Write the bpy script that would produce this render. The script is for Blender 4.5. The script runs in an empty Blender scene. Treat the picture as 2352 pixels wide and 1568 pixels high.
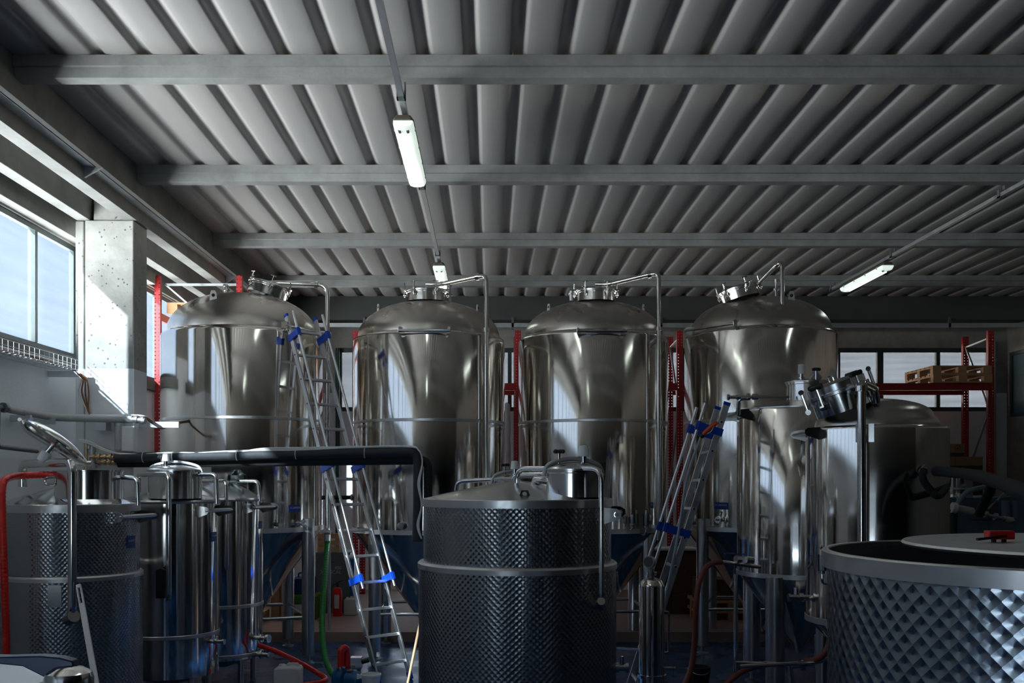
import bpy, bmesh, math, random
from mathutils import Vector, Matrix
random.seed(7)
scene = bpy.context.scene
COL = scene.collection
PI = math.pi

# ------------------------------------------------------------------ camera, sky, sun, exposure
F = 2287.0                      # focal length in pixels of the 2352 px wide frame
PX0, PY0 = 1125.0, 1100.0       # vanishing point of the depth direction
EYE = 2.15                      # eye height (m)
cam_data = bpy.data.cameras.new('camera')
cam = bpy.data.objects.new('camera', cam_data)
COL.objects.link(cam)
cam.location = (0, 0, EYE)
cam.rotation_euler = (PI / 2, 0, 0)
cam_data.sensor_width = 36.0
cam_data.lens = 36.0 * F / 2352.0
cam_data.shift_x = (1176 - PX0) / 2352.0
cam_data.shift_y = (PY0 - 784) / 2352.0
cam_data.clip_end = 200
scene.camera = cam

SKY = 3.0
world = bpy.data.worlds.new('sky')
scene.world = world
world.use_nodes = True
nt = world.node_tree
bg = nt.nodes['Background']
tc = nt.nodes.new('ShaderNodeTexCoord')
sep = nt.nodes.new('ShaderNodeSeparateXYZ')
ramp = nt.nodes.new('ShaderNodeValToRGB')
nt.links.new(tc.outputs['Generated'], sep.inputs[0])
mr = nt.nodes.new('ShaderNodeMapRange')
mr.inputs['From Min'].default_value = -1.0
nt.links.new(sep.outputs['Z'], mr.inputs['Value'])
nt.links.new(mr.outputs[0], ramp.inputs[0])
BELOW_GLOW = 30.0                    # glow added below the horizon to light the ceiling through the windows
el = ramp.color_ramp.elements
el[0].position = 0.0; el[0].color = (BELOW_GLOW, BELOW_GLOW * 0.86, BELOW_GLOW * 0.70, 1)
el[1].position = 0.498; el[1].color = (BELOW_GLOW, BELOW_GLOW * 0.86, BELOW_GLOW * 0.70, 1)
e = el.new(0.502); e.color = (0.86, 0.94, 1.0, 1)
e = el.new(0.85); e.color = (0.36, 0.62, 1.0, 1)
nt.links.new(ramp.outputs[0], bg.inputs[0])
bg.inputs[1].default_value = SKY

SUN_DIR = Vector((1.0, 1.6, -0.95)).normalized()
sun_data = bpy.data.lights.new('sun', 'SUN')
sun_data.energy = 50.0
sun_data.angle = math.radians(1.2)
sun_data.color = (1.0, 0.92, 0.80)
sun = bpy.data.objects.new('sun', sun_data)
COL.objects.link(sun)
sun.location = (-20, -10, 30)
sun.rotation_euler = SUN_DIR.to_track_quat('-Z', 'Y').to_euler()

scene.view_settings.view_transform = 'Standard'
scene.view_settings.look = 'None'
scene.view_settings.gamma = 1.0
scene.view_settings.use_curve_mapping = False
scene.view_settings.exposure = 1.05
cy = scene.cycles
cy.max_bounces = 8
cy.diffuse_bounces = 5
cy.glossy_bounces = 5
cy.transmission_bounces = 4
cy.transparent_max_bounces = 8
cy.sample_clamp_indirect = 6.0
cy.blur_glossy = 1.0
cy.use_denoising = True

# room measures (m): x to the side, y away from the camera, z up
WX0, WX1 = -4.45, 9.45          # inner faces of the side walls
WY0, WY1 = -3.2, 18.2           # inner faces of the rear and back walls
ROOF = EYE + 3.2                # underside of the corrugated sheets
SILL, HEAD = EYE + 1.29, EYE + 2.50

# ------------------------------------------------------------------ helpers
def W(px, py, d):
    return Vector(((px - PX0) / F * d, d, EYE + (PY0 - py) / F * d))

def frame_of(axis):
    a = Vector(axis).normalized()
    t = Vector((0, 0, 1)) if abs(a.z) < 0.95 else Vector((1, 0, 0))
    u = t.cross(a).normalized()
    return u, a.cross(u).normalized(), a

def fillet(pts, rad, n=6):
    pts = [Vector(p) for p in pts]
    out = [pts[0]]
    for i in range(1, len(pts) - 1):
        a, b, c = pts[i - 1], pts[i], pts[i + 1]
        r = min(rad, (a - b).length * 0.49, (c - b).length * 0.49)
        p, q = b + (a - b).normalized() * r, b + (c - b).normalized() * r
        for k in range(n + 1):
            t = k / n
            out.append(p * (1 - t) ** 2 + b * 2 * t * (1 - t) + q * t * t)
    out.append(pts[-1])
    return out

def spline(pts, n=8):
    pts = [Vector(p) for p in pts]
    out = []
    for i in range(len(pts) - 1):
        p0 = pts[max(i - 1, 0)]; p1 = pts[i]; p2 = pts[i + 1]; p3 = pts[min(i + 2, len(pts) - 1)]
        for k in range(n):
            t = k / n
            out.append(0.5 * ((2 * p1) + (p2 - p0) * t + (2 * p0 - 5 * p1 + 4 * p2 - p3) * t * t + (3 * p1 - p0 - 3 * p2 + p3) * t ** 3))
    out.append(pts[-1])
    return out

class MB:
    """collects shapes (in world coordinates) and links them as one mesh object"""
    def __init__(self):
        self.v, self.f = [], []
    def add(self, vs, fs):
        o = len(self.v)
        self.v += [Vector(v) for v in vs]
        self.f += [tuple(i + o for i in f) for f in fs]
        return self
    def box(self, x0, x1, y0, y1, z0, z1, M=None):
        vs = [Vector((x, y, z)) for z in (z0, z1) for y in (y0, y1) for x in (x0, x1)]
        if M is not None:
            vs = [M @ v for v in vs]
        return self.add(vs, [(0, 2, 3, 1), (4, 5, 7, 6), (0, 1, 5, 4), (2, 6, 7, 3), (0, 4, 6, 2), (1, 3, 7, 5)])
    def bar(self, p0, p1, w, h, side=None):
        """rectangular bar: w along `side`, h across"""
        p0, p1 = Vector(p0), Vector(p1)
        u, v, a = frame_of(p1 - p0)
        if side is not None:
            u = (Vector(side) - a * Vector(side).dot(a)).normalized()
            v = a.cross(u)
        M = Matrix((u, v, a)).transposed().to_4x4()
        M.translation = p0
        return self.box(-w / 2, w / 2, -h / 2, h / 2, 0, (p1 - p0).length, M)
    def cyl(self, p0, p1, r0, r1=None, n=20, cap=True):
        r1 = r0 if r1 is None else r1
        p0, p1 = Vector(p0), Vector(p1)
        u, v, a = frame_of(p1 - p0)
        vs = []
        for p, r in ((p0, r0), (p1, r1)):
            vs += [p + (u * math.cos(2 * PI * k / n) + v * math.sin(2 * PI * k / n)) * r for k in range(n)]
        fs = [(k, (k + 1) % n, n + (k + 1) % n, n + k) for k in range(n)]
        if cap:
            fs += [tuple(reversed(range(n))), tuple(range(n, 2 * n))]
        return self.add(vs, fs)
    def tube(self, pts, r, n=12, closed=False, radii=None):
        pts = [Vector(p) for p in pts]
        m = len(pts)
        tang = []
        for i in range(m):
            if closed:
                t = pts[(i + 1) % m] - pts[i - 1]
            else:
                t = pts[min(i + 1, m - 1)] - pts[max(i - 1, 0)]
            tang.append(t.normalized())
        u, v, a = frame_of(tang[0])
        vs, fs = [], []
        for i in range(m):
            a = tang[i]
            u = (u - a * u.dot(a)).normalized()
            v = a.cross(u)
            rr = radii[i] if radii else r
            vs += [pts[i] + (u * math.cos(2 * PI * k / n) + v * math.sin(2 * PI * k / n)) * rr for k in range(n)]
        for i in range(m if closed else m - 1):
            j = (i + 1) % m
            fs += [(i * n + k, i * n + (k + 1) % n, j * n + (k + 1) % n, j * n + k) for k in range(n)]
        if not closed:
            fs += [tuple(reversed(range(n))), tuple(range((m - 1) * n, m * n))]
        return self.add(vs, fs)
    def lathe(self, prof, c=(0, 0, 0), axis=(0, 0, 1), n=64, closed=False, caps=True):
        """prof: (radius, height) pairs turned about the axis through c"""
        u, v, a = frame_of(axis)
        c = Vector(c)
        if abs(a.z) > 0.999:
            u, v = Vector((1, 0, 0)), Vector((0, 1, 0)) * (1 if a.z > 0 else -1)
        m = len(prof)
        vs, fs = [], []
        for r, h in prof:
            rr = max(r, 1e-4)
            vs += [c + a * h + (u * math.cos(2 * PI * k / n) + v * math.sin(2 * PI * k / n)) * rr for k in range(n)]
        for i in range(m if closed else m - 1):
            j = (i + 1) % m
            fs += [(i * n + k, i * n + (k + 1) % n, j * n + (k + 1) % n, j * n + k) for k in range(n)]
        if not closed and caps:
            if prof[0][0] > 1e-3:
                fs.append(tuple(reversed(range(n))))
            if prof[-1][0] > 1e-3:
                fs.append(tuple(range((m - 1) * n, m * n)))
        return self.add(vs, fs)
    def prism(self, poly, origin, ax_u, ax_v, thick):
        """polygon in the plane (ax_u, ax_v) through origin, extruded by thick along the normal (both ways)"""
        o, u, v = Vector(origin), Vector(ax_u).normalized(), Vector(ax_v).normalized()
        w = u.cross(v).normalized()
        n = len(poly)
        vs = [o + u * p[0] + v * p[1] - w * thick / 2 for p in poly] + [o + u * p[0] + v * p[1] + w * thick / 2 for p in poly]
        fs = [tuple(reversed(range(n))), tuple(range(n, 2 * n))] + [(k, (k + 1) % n, n + (k + 1) % n, n + k) for k in range(n)]
        return self.add(vs, fs)
    def ball(self, c, r, n=16, sq=(1, 1, 1)):
        c = Vector(c)
        m = n // 2
        vs, fs = [], []
        for i in range(m + 1):
            th = PI * i / m
            for k in range(n):
                ph = 2 * PI * k / n
                vs.append(c + Vector((r * sq[0] * math.sin(th) * math.cos(ph), r * sq[1] * math.sin(th) * math.sin(ph), r * sq[2] * math.cos(th))))
        for i in range(m):
            fs += [(i * n + k, (i + 1) * n + k, (i + 1) * n + (k + 1) % n, i * n + (k + 1) % n) for k in range(n)]
        return self.add(vs, fs)
    def build(self, name, mat, parent=None, origin=None, bevel=0.0, kind=None):
        o = ORG.get(parent.name, Vector()) if parent is not None else Vector(origin or (0, 0, 0))
        me = bpy.data.meshes.new(name)
        me.from_pydata([v - o for v in self.v], [], self.f)
        bm = bmesh.new(); bm.from_mesh(me)
        bmesh.ops.remove_doubles(bm, verts=bm.verts, dist=1e-5)
        bmesh.ops.recalc_face_normals(bm, faces=bm.faces)
        bm.to_mesh(me); bm.free()
        me.materials.append(mat)
        me.polygons.foreach_set('use_smooth', [True] * len(me.polygons))
        me.set_sharp_from_angle(angle=math.radians(34))
        ob = bpy.data.objects.new(name, me)
        COL.objects.link(ob)
        if parent is not None:
            ob.parent = parent
        else:
            ob.location = o
        ORG[ob.name] = o
        if bevel > 0:
            b = ob.modifiers.new('edge', 'BEVEL')
            b.width = bevel; b.segments = 2; b.limit_method = 'ANGLE'; b.angle_limit = math.radians(50)
        if kind:
            ob['kind'] = kind
        return ob

ORG = {}
def tag(o, label, cat, group=None):
    o['label'] = label
    o['category'] = cat
    if group:
        o['group'] = group
    return o

def thing(name, loc, label, cat, group=None):
    o = bpy.data.objects.new(name, None)
    o.empty_display_size = 0.1
    COL.objects.link(o)
    o.location = loc
    ORG[o.name] = Vector(loc)
    return tag(o, label, cat, group)

def dup(root, loc, label, rotz=None):
    """a copy of a thing with copies of its parts and sub-parts"""
    r = root.copy(); COL.objects.link(r)
    r.location = loc
    ORG[r.name] = Vector(loc)
    if rotz is not None:
        r.rotation_euler = (0, 0, rotz)
    r['label'] = label
    for ch in list(root.children):
        c = ch.copy(); COL.objects.link(c); c.parent = r
        for g in list(ch.children):
            d = g.copy(); COL.objects.link(d); d.parent = c
    return r

def lettering(text, parent, pos, ax_u, ax_v, size, mat, name='lettering', align='CENTER'):
    cu = bpy.data.curves.new(name, 'FONT')
    cu.body = text
    cu.size = size
    cu.align_x = align; cu.align_y = 'CENTER'
    cu.extrude = 0.0008
    cu.materials.append(mat)
    tmp = bpy.data.objects.new(name, cu)
    me = bpy.data.meshes.new_from_object(tmp)
    bpy.data.objects.remove(tmp)
    ob = bpy.data.objects.new(name, me)
    COL.objects.link(ob)
    u, v = Vector(ax_u).normalized(), Vector(ax_v).normalized()
    M = Matrix((u, v, u.cross(v))).transposed().to_4x4()
    M.translation = Vector(pos) - ORG[parent.name]
    ob.parent = parent
    ob.matrix_local = M
    return ob

# ------------------------------------------------------------------ materials
MATS = {}
def mat(name, col, rough=0.5, metal=0.0, noise=0.0, nscale=8.0, bump=0.0, bscale=20.0, spec=0.5, stretch=None, rvar=0.0, coat=0.0):
    m = bpy.data.materials.new(name); m.use_nodes = True
    t = m.node_tree; n = t.nodes; L = t.links
    b = n['Principled BSDF']
    b.inputs['Base Color'].default_value = (*col, 1)
    b.inputs['Roughness'].default_value = rough
    b.inputs['Metallic'].default_value = metal
    b.inputs['Specular IOR Level'].default_value = spec
    b.inputs['Coat Weight'].default_value = coat
    tcn = n.new('ShaderNodeTexCoord')
    vec = tcn.outputs['Object']
    if stretch:
        mp = n.new('ShaderNodeMapping'); mp.inputs['Scale'].default_value = stretch
        L.new(vec, mp.inputs[0]); vec = mp.outputs[0]
    if noise > 0 or rvar > 0:
        nz = n.new('ShaderNodeTexNoise'); nz.inputs['Scale'].default_value = nscale; nz.inputs['Detail'].default_value = 5
        L.new(vec, nz.inputs['Vector'])
        if noise > 0:
            mx = n.new('ShaderNodeMix'); mx.data_type = 'RGBA'
            mx.inputs['A'].default_value = (*[c * (1 - noise) for c in col], 1)
            mx.inputs['B'].default_value = (*[min(1, c * (1 + noise)) for c in col], 1)
            L.new(nz.outputs['Fac'], mx.inputs['Factor']); L.new(mx.outputs['Result'], b.inputs['Base Color'])
        if rvar > 0:
            mr = n.new('ShaderNodeMapRange'); mr.inputs['From Min'].default_value = 0.3; mr.inputs['From Max'].default_value = 0.7
            mr.inputs['To Min'].default_value = max(0.02, rough - rvar); mr.inputs['To Max'].default_value = rough + rvar
            L.new(nz.outputs['Fac'], mr.inputs['Value']); L.new(mr.outputs[0], b.inputs['Roughness'])
    if bump > 0:
        nb = n.new('ShaderNodeTexNoise'); nb.inputs['Scale'].default_value = bscale; nb.inputs['Detail'].default_value = 4
        L.new(vec, nb.inputs['Vector'])
        bp = n.new('ShaderNodeBump'); bp.inputs['Strength'].default_value = bump; bp.inputs['Distance'].default_value = 0.02
        L.new(nb.outputs['Fac'], bp.inputs['Height']); L.new(bp.outputs[0], b.inputs['Normal'])
    MATS[name] = m
    return m

def math_node(t, op, a, b=None):
    nd = t.nodes.new('ShaderNodeMath'); nd.operation = op
    for i, x in enumerate((a, b)):
        if x is None:
            continue
        if isinstance(x, (int, float)):
            nd.inputs[i].default_value = x
        else:
            t.links.new(x, nd.inputs[i])
    return nd.outputs[0]

def perlage(name, col, rough, R, pu, pv):
    """engine-turned steel: staggered swirls, each brushed in rings about its own centre"""
    m = bpy.data.materials.new(name); m.use_nodes = True
    t = m.node_tree; n = t.nodes; L = t.links
    b = n['Principled BSDF']
    b.inputs['Base Color'].default_value = (*col, 1)
    b.inputs['Metallic'].default_value = 1.0
    b.inputs['Roughness'].default_value = rough
    b.inputs['Anisotropic'].default_value = 0.85
    tcn = n.new('ShaderNodeTexCoord'); sp = n.new('ShaderNodeSeparateXYZ')
    L.new(tcn.outputs['Object'], sp.inputs[0])
    ang = math_node(t, 'ARCTAN2', sp.outputs['Y'], sp.outputs['X'])
    u = math_node(t, 'MULTIPLY', ang, R / pu)
    v = math_node(t, 'DIVIDE', sp.outputs['Z'], pv)
    # two interleaved lattices of swirl centres; every point belongs to the nearer one
    def off(x, shift):
        return math_node(t, 'SUBTRACT', math_node(t, 'FRACT', math_node(t, 'ADD', x, shift)), 0.5)
    v2 = math_node(t, 'MULTIPLY', v, 0.5)
    dua = math_node(t, 'MULTIPLY', off(u, 0.5), pu); dva = math_node(t, 'MULTIPLY', off(v2, 0.5), 2 * pv)
    dub = math_node(t, 'MULTIPLY', off(u, 0.0), pu); dvb = math_node(t, 'MULTIPLY', off(v2, 0.0), 2 * pv)
    def sq(a, b):
        return math_node(t, 'ADD', math_node(t, 'MULTIPLY', a, a), math_node(t, 'MULTIPLY', b, b))
    pick = math_node(t, 'LESS_THAN', sq(dub, dvb), sq(dua, dva))
    def sel(a, b):
        return math_node(t, 'ADD', a, math_node(t, 'MULTIPLY', pick, math_node(t, 'SUBTRACT', b, a)))
    dus = sel(dua, dub)
    dvs = sel(dva, dvb)
    geo = n.new('ShaderNodeNewGeometry')
    crs = n.new('ShaderNodeVectorMath'); crs.operation = 'CROSS_PRODUCT'
    crs.inputs[0].default_value = (0, 0, 1); L.new(geo.outputs['True Normal'], crs.inputs[1])
    s1 = n.new('ShaderNodeVectorMath'); s1.operation = 'SCALE'
    L.new(crs.outputs[0], s1.inputs[0]); L.new(math_node(t, 'MULTIPLY', dvs, -1.0), s1.inputs['Scale'])
    s2 = n.new('ShaderNodeVectorMath'); s2.operation = 'SCALE'
    s2.inputs[0].default_value = (0, 0, 1); L.new(dus, s2.inputs['Scale'])
    ad = n.new('ShaderNodeVectorMath'); ad.operation = 'ADD'
    L.new(s1.outputs[0], ad.inputs[0]); L.new(s2.outputs[0], ad.inputs[1])
    nm = n.new('ShaderNodeVectorMath'); nm.operation = 'NORMALIZE'
    L.new(ad.outputs[0], nm.inputs[0])
    L.new(nm.outputs[0], b.inputs['Tangent'])
    # shallow dish of every swirl
    d2 = math_node(t, 'ADD', math_node(t, 'MULTIPLY', dus, dus), math_node(t, 'MULTIPLY', dvs, dvs))
    rad = math_node(t, 'SQRT', d2)
    bp = n.new('ShaderNodeBump'); bp.inputs['Strength'].default_value = 0.9; bp.inputs['Distance'].default_value = 0.16
    L.new(rad, bp.inputs['Height']); L.new(bp.outputs[0], b.inputs['Normal'])
    MATS[name] = m
    return m

def ribbed(name, col, rough, freq, axis='UV'):
    m = mat(name, col, rough)
    return m

M_MIRROR = mat('polished_steel', (0.76, 0.725, 0.68), 0.10, 1.0, noise=0.05, nscale=3.0, bump=0.035, bscale=2.2, stretch=(2.6, 2.6, 0.12), rvar=0.03)
M_DOME = mat('brushed_steel', (0.58, 0.545, 0.50), 0.30, 1.0, noise=0.06, nscale=3.0, rvar=0.06, bump=0.01, bscale=6)
M_BAND = mat('weld_band_steel', (0.66, 0.65, 0.64), 0.36, 1.0, noise=0.08, nscale=14.0, rvar=0.08)
M_LEG = mat('leg_steel', (0.56, 0.55, 0.54), 0.30, 1.0, noise=0.05, nscale=3.0, stretch=(4, 4, 0.3), rvar=0.05)
M_PIPE = mat('pipe_steel', (0.70, 0.69, 0.67), 0.14, 1.0, noise=0.04, nscale=6)
M_LID = mat('lid_steel', (0.66, 0.66, 0.66), 0.22, 1.0, noise=0.06, nscale=5.0, rvar=0.06, bump=0.02, bscale=3)
M_DULL = mat('dull_steel', (0.45, 0.46, 0.47), 0.5, 1.0, noise=0.15, nscale=9.0, rvar=0.1)
M_ALU = mat('ladder_aluminium', (0.74, 0.75, 0.77), 0.38, 1.0, noise=0.08, nscale=9.0, rvar=0.08)
M_GALV = mat('galvanised_steel', (0.55, 0.58, 0.60), 0.45, 0.9, noise=0.15, nscale=16, rvar=0.1)
M_BLACK = mat('black_plastic', (0.012, 0.013, 0.014), 0.45)
M_RUBBER = mat('black_foam_insulation', (0.012, 0.015, 0.016), 0.75, noise=0.2, nscale=20, bump=0.1, bscale=60)
M_GREYFOAM = mat('grey_foam_insulation', (0.03, 0.033, 0.038), 0.7, noise=0.2, nscale=20, bump=0.1, bscale=50)
M_WHITE = mat('white_plastic', (0.80, 0.81, 0.82), 0.4, noise=0.04, nscale=8)
M_NATURAL = mat('natural_plastic', (0.62, 0.62, 0.62), 0.45, noise=0.08, nscale=8)
M_BLUE = mat('blue_plastic', (0.005, 0.055, 0.42), 0.35, noise=0.1, nscale=9)
M_DKBLUE = mat('dark_blue_paint', (0.004, 0.03, 0.12), 0.35, noise=0.1, nscale=9)
M_PLATE = mat('blue_label', (0.006, 0.03, 0.20), 0.4, noise=0.05)
M_LETTER = mat('pale_lettering', (0.42, 0.52, 0.66), 0.5)
M_INK = mat('black_ink', (0.01, 0.01, 0.012), 0.5)
M_RED = mat('red_hose', (0.62, 0.018, 0.012), 0.32, noise=0.12, nscale=12)
M_RUST = mat('brown_red_hose', (0.22, 0.055, 0.04), 0.45, noise=0.15, nscale=12)
M_GREEN = mat('green_hose', (0.008, 0.20, 0.03), 0.3, noise=0.15, nscale=12)
M_RACK = mat('red_rack_paint', (0.36, 0.016, 0.018), 0.4, noise=0.15, nscale=6)
M_HOLE = mat('dark_hole', (0.01, 0.008, 0.008), 0.8)
M_WOOD = mat('pallet_wood', (0.52, 0.30, 0.15), 0.7, noise=0.3, nscale=5, stretch=(1, 6, 6), bump=0.1, bscale=14)
M_STICK = mat('broom_wood', (0.50, 0.33, 0.19), 0.5, noise=0.15, nscale=10)
M_CARTON = mat('cardboard', (0.30, 0.18, 0.10), 0.8, noise=0.1, nscale=6)
M_CARTON2 = mat('dark_cardboard', (0.10, 0.055, 0.03), 0.8, noise=0.1, nscale=6)
M_BAND_CARTON = mat('carton_print', (0.05, 0.045, 0.04), 0.7)
M_ORANGE = mat('orange_plastic', (0.70, 0.07, 0.01), 0.4)
M_CABLE = mat('white_cable', (0.72, 0.72, 0.70), 0.5)
M_BROWN = mat('brown_cable', (0.20, 0.08, 0.04), 0.55)
M_COPPER = mat('brass_fitting', (0.62, 0.42, 0.26), 0.3, 1.0, noise=0.1)
M_GREY = mat('grey_machine_paint', (0.10, 0.115, 0.12), 0.45, noise=0.08)
M_BLUEGREY = mat('blue_grey_machine', (0.14, 0.22, 0.30), 0.45, noise=0.12)
M_MOTOR = mat('blue_motor_paint', (0.006, 0.10, 0.26), 0.35, noise=0.12)
M_REDPAINT = mat('red_paint', (0.65, 0.02, 0.015), 0.35, noise=0.05)
M_GREENBOX = mat('green_plastic', (0.05, 0.16, 0.02), 0.5)
M_PIPEGREY = mat('pvc_grey', (0.42, 0.43, 0.43), 0.5, noise=0.1, bump=0.2, bscale=40)
M_DKGREEN = mat('dark_green_paint', (0.012, 0.055, 0.05), 0.5)
M_FRAME = mat('window_frame_paint', (0.035, 0.055, 0.055), 0.4, noise=0.1)
M_TUBE = mat('fixture_body', (0.50, 0.50, 0.46), 0.5)
M_CAP = mat('fixture_end', (0.10, 0.085, 0.06), 0.5)
# ------------------------------------------------------------------ the building
def concrete(name, col, paint_below=None, paint=(0.74, 0.76, 0.78), pits=True):
    m = bpy.data.materials.new(name); m.use_nodes = True
    t = m.node_tree; n = t.nodes; L = t.links
    b = n['Principled BSDF']; b.inputs['Roughness'].default_value = 0.75
    geo = n.new('ShaderNodeNewGeometry')
    n1 = n.new('ShaderNodeTexNoise'); n1.inputs['Scale'].default_value = 3.0; n1.inputs['Detail'].default_value = 8; n1.inputs['Roughness'].default_value = 0.65
    L.new(geo.outputs['Position'], n1.inputs['Vector'])
    cr = n.new('ShaderNodeValToRGB')
    cr.color_ramp.elements[0].position = 0.3; cr.color_ramp.elements[0].color = (*[c * 0.72 for c in col], 1)
    cr.color_ramp.elements[1].position = 0.72; cr.color_ramp.elements[1].color = (*[c * 1.22 for c in col], 1)
    L.new(n1.outputs['Fac'], cr.inputs[0])
    out = cr.outputs[0]
    if pits:
        vo = n.new('ShaderNodeTexVoronoi'); vo.inputs['Scale'].default_value = 17.0
        L.new(geo.outputs['Position'], vo.inputs['Vector'])
        gate = n.new('ShaderNodeTexNoise'); gate.inputs['Scale'].default_value = 5.0
        L.new(geo.outputs['Position'], gate.inputs['Vector'])
        th = math_node(t, 'MULTIPLY', math_node(t, 'GREATER_THAN', gate.outputs['Fac'], 0.44), 0.17)
        pit = math_node(t, 'LESS_THAN', vo.outputs['Distance'], th)
        mx = n.new('ShaderNodeMix'); mx.data_type = 'RGBA'
        L.new(math_node(t, 'MULTIPLY', pit, 0.75), mx.inputs['Factor']); L.new(out, mx.inputs['A'])
        mx.inputs['B'].default_value = (0.05, 0.05, 0.05, 1)
        out = mx.outputs['Result']
    if paint_below is not None:
        sp = n.new('ShaderNodeSeparateXYZ'); L.new(geo.outputs['Position'], sp.inputs[0])
        zz = math_node(t, 'ADD', sp.outputs['Z'], math_node(t, 'MULTIPLY', n1.outputs['Fac'], 0.03))
        fac = math_node(t, 'LESS_THAN', zz, paint_below)
        m2 = n.new('ShaderNodeMix'); m2.data_type = 'RGBA'
        L.new(fac, m2.inputs['Factor']); L.new(out, m2.inputs['A'])
        m2.inputs['B'].default_value = (*paint, 1)
        out = m2.outputs['Result']
    L.new(out, b.inputs['Base Color'])
    nb = n.new('ShaderNodeTexNoise'); nb.inputs['Scale'].default_value = 30; nb.inputs['Detail'].default_value = 5
    L.new(geo.outputs['Position'], nb.inputs['Vector'])
    bp = n.new('ShaderNodeBump'); bp.inputs['Strength'].default_value = 0.25; bp.inputs['Distance'].default_value = 0.01
    L.new(nb.outputs['Fac'], bp.inputs['Height']); L.new(bp.outputs[0], b.inputs['Normal'])
    return m

M_CONC = concrete('column_concrete', (0.34, 0.335, 0.31), paint_below=EYE + 1.14)
M_BEAM = concrete('beam_concrete', (0.18, 0.178, 0.165), pits=False)
M_PURLIN = concrete('purlin_concrete', (0.30, 0.30, 0.29), pits=False)
M_WALL = concrete('painted_wall', (0.30, 0.29, 0.27), paint_below=SILL + 0.3, paint=(0.78, 0.82, 0.86), pits=False)
M_DIM = concrete('rear_wall_plaster', (0.055, 0.05, 0.042), pits=False)
M_SIDE = concrete('side_wall_plaster', (0.26, 0.23, 0.20), pits=False)

def ceiling_material():
    m = mat('corrugated_sheet', (0.40, 0.38, 0.36), 0.42, noise=0.05, nscale=1.5)
    return m
M_CEIL = ceiling_material()

def floor_material():
    m = mat('blue_resin_floor', (0.010, 0.055, 0.16), 0.28, noise=0.35, nscale=2.2, bump=0.03, bscale=12, rvar=0.1)
    return m
M_FLOOR = floor_material()
M_DECK = mat('pinkish_timber_floor', (0.30, 0.20, 0.17), 0.6, noise=0.25, nscale=4, stretch=(0.6, 6, 1))

def pane_material(name, tint, haze, streak=0.0, clear=0.85):
    """translucent polycarbonate: most light passes straight, some is scattered"""
    m = bpy.data.materials.new(name); m.use_nodes = True
    t = m.node_tree; n = t.nodes; L = t.links
    n.remove(n['Principled BSDF'])
    out = n['Material Output']
    tr = n.new('ShaderNodeBsdfTransparent'); tr.inputs[0].default_value = (*tint, 1)
    tl = n.new('ShaderNodeBsdfTranslucent'); tl.inputs[0].default_value = (*haze, 1)
    gl = n.new('ShaderNodeBsdfGlossy'); gl.inputs['Roughness'].default_value = 0.15; gl.inputs[0].default_value = (0.8, 0.8, 0.8, 1)
    mx = n.new('ShaderNodeMixShader'); mx.inputs[0].default_value = 1 - clear
    L.new(tr.outputs[0], mx.inputs[1]); L.new(tl.outputs[0], mx.inputs[2])
    if streak > 0:
        tcn = n.new('ShaderNodeNewGeometry')
        mp = n.new('ShaderNodeMapping'); mp.inputs['Scale'].default_value = (0.6, 0.6, 9.0)
        L.new(tcn.outputs['Position'], mp.inputs[0])
        nz = n.new('ShaderNodeTexNoise'); nz.inputs['Scale'].default_value = 1.6; nz.inputs['Detail'].default_value = 5
        L.new(mp.outputs[0], nz.inputs['Vector'])
        m2 = n.new('ShaderNodeMix'); m2.data_type = 'RGBA'
        m2.inputs['A'].default_value = (*[c * (1 - streak) for c in tint], 1); m2.inputs['B'].default_value = (*[min(1, c * (1 + streak)) for c in tint], 1)
        L.new(nz.outputs['Fac'], m2.inputs['Factor']); L.new(m2.outputs['Result'], tr.inputs[0])
    m3 = n.new('ShaderNodeMixShader'); m3.inputs[0].default_value = 0.04
    L.new(mx.outputs[0], m3.inputs[1]); L.new(gl.outputs[0], m3.inputs[2])
    L.new(m3.outputs[0], out.inputs[0])
    return m
M_PANE = pane_material('frosted_pane', (0.31, 0.35, 0.395), (0.9, 0.9, 0.9), streak=0.10, clear=0.996)
M_PANE_BACK = pane_material('streaked_pane', (0.235, 0.24, 0.245), (0.7, 0.7, 0.7), streak=0.25, clear=0.985)
M_PANE_CLEAR = pane_material('clear_pane', (0.86, 0.87, 0.88), (0.9, 0.9, 0.9), clear=0.97)
M_PANE_DIM = mat('frosted_partition_glass', (0.10, 0.15, 0.17), 0.25, noise=0.2, nscale=30)

def struct(name, mb, m, **k):
    return mb.build(name, m, kind='structure', **k)

struct('floor', MB().box(WX0 - 0.3, WX1 + 0.3, WY0 - 0.3, WY1 + 0.3, -0.2, 0.0), M_FLOOR)
STEP = 13.15
struct('floor_platform', MB().box(WX0, WX1, STEP, WY1, 0.0, 0.13), M_DECK)

# corrugated roof sheets: wide flat pans between narrow hollow ribs
pitch, x_rib = 0.353, -3.311
prof = []
k = -5
while x_rib + k * pitch < WX1 + 0.4:
    c = x_rib + k * pitch
    for dx, dz in ((-0.070, 0.0), (-0.055, 0.005), (-0.038, 0.024), (-0.022, 0.039), (-0.007, 0.044), (0.007, 0.044), (0.022, 0.039), (0.038, 0.024), (0.055, 0.005), (0.070, 0.0), (0.13, -0.004), (0.177, -0.005), (0.222, -0.004)):
        prof.append((c + dx, ROOF + 0.005 + dz))
    k += 1
mb = MB()
ys = [WY0 - 0.3, 7.6, 13.0, WY1 + 0.3]
vs = [(x, y, z) for y in ys for x, z in prof]
n_ = len(prof)
fs = [(j * n_ + i, j * n_ + i + 1, (j + 1) * n_ + i + 1, (j + 1) * n_ + i) for j in range(len(ys) - 1) for i in range(n_ - 1)]
mb.add(vs, fs)
ceil = struct('ceiling', mb, M_CEIL)

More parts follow.
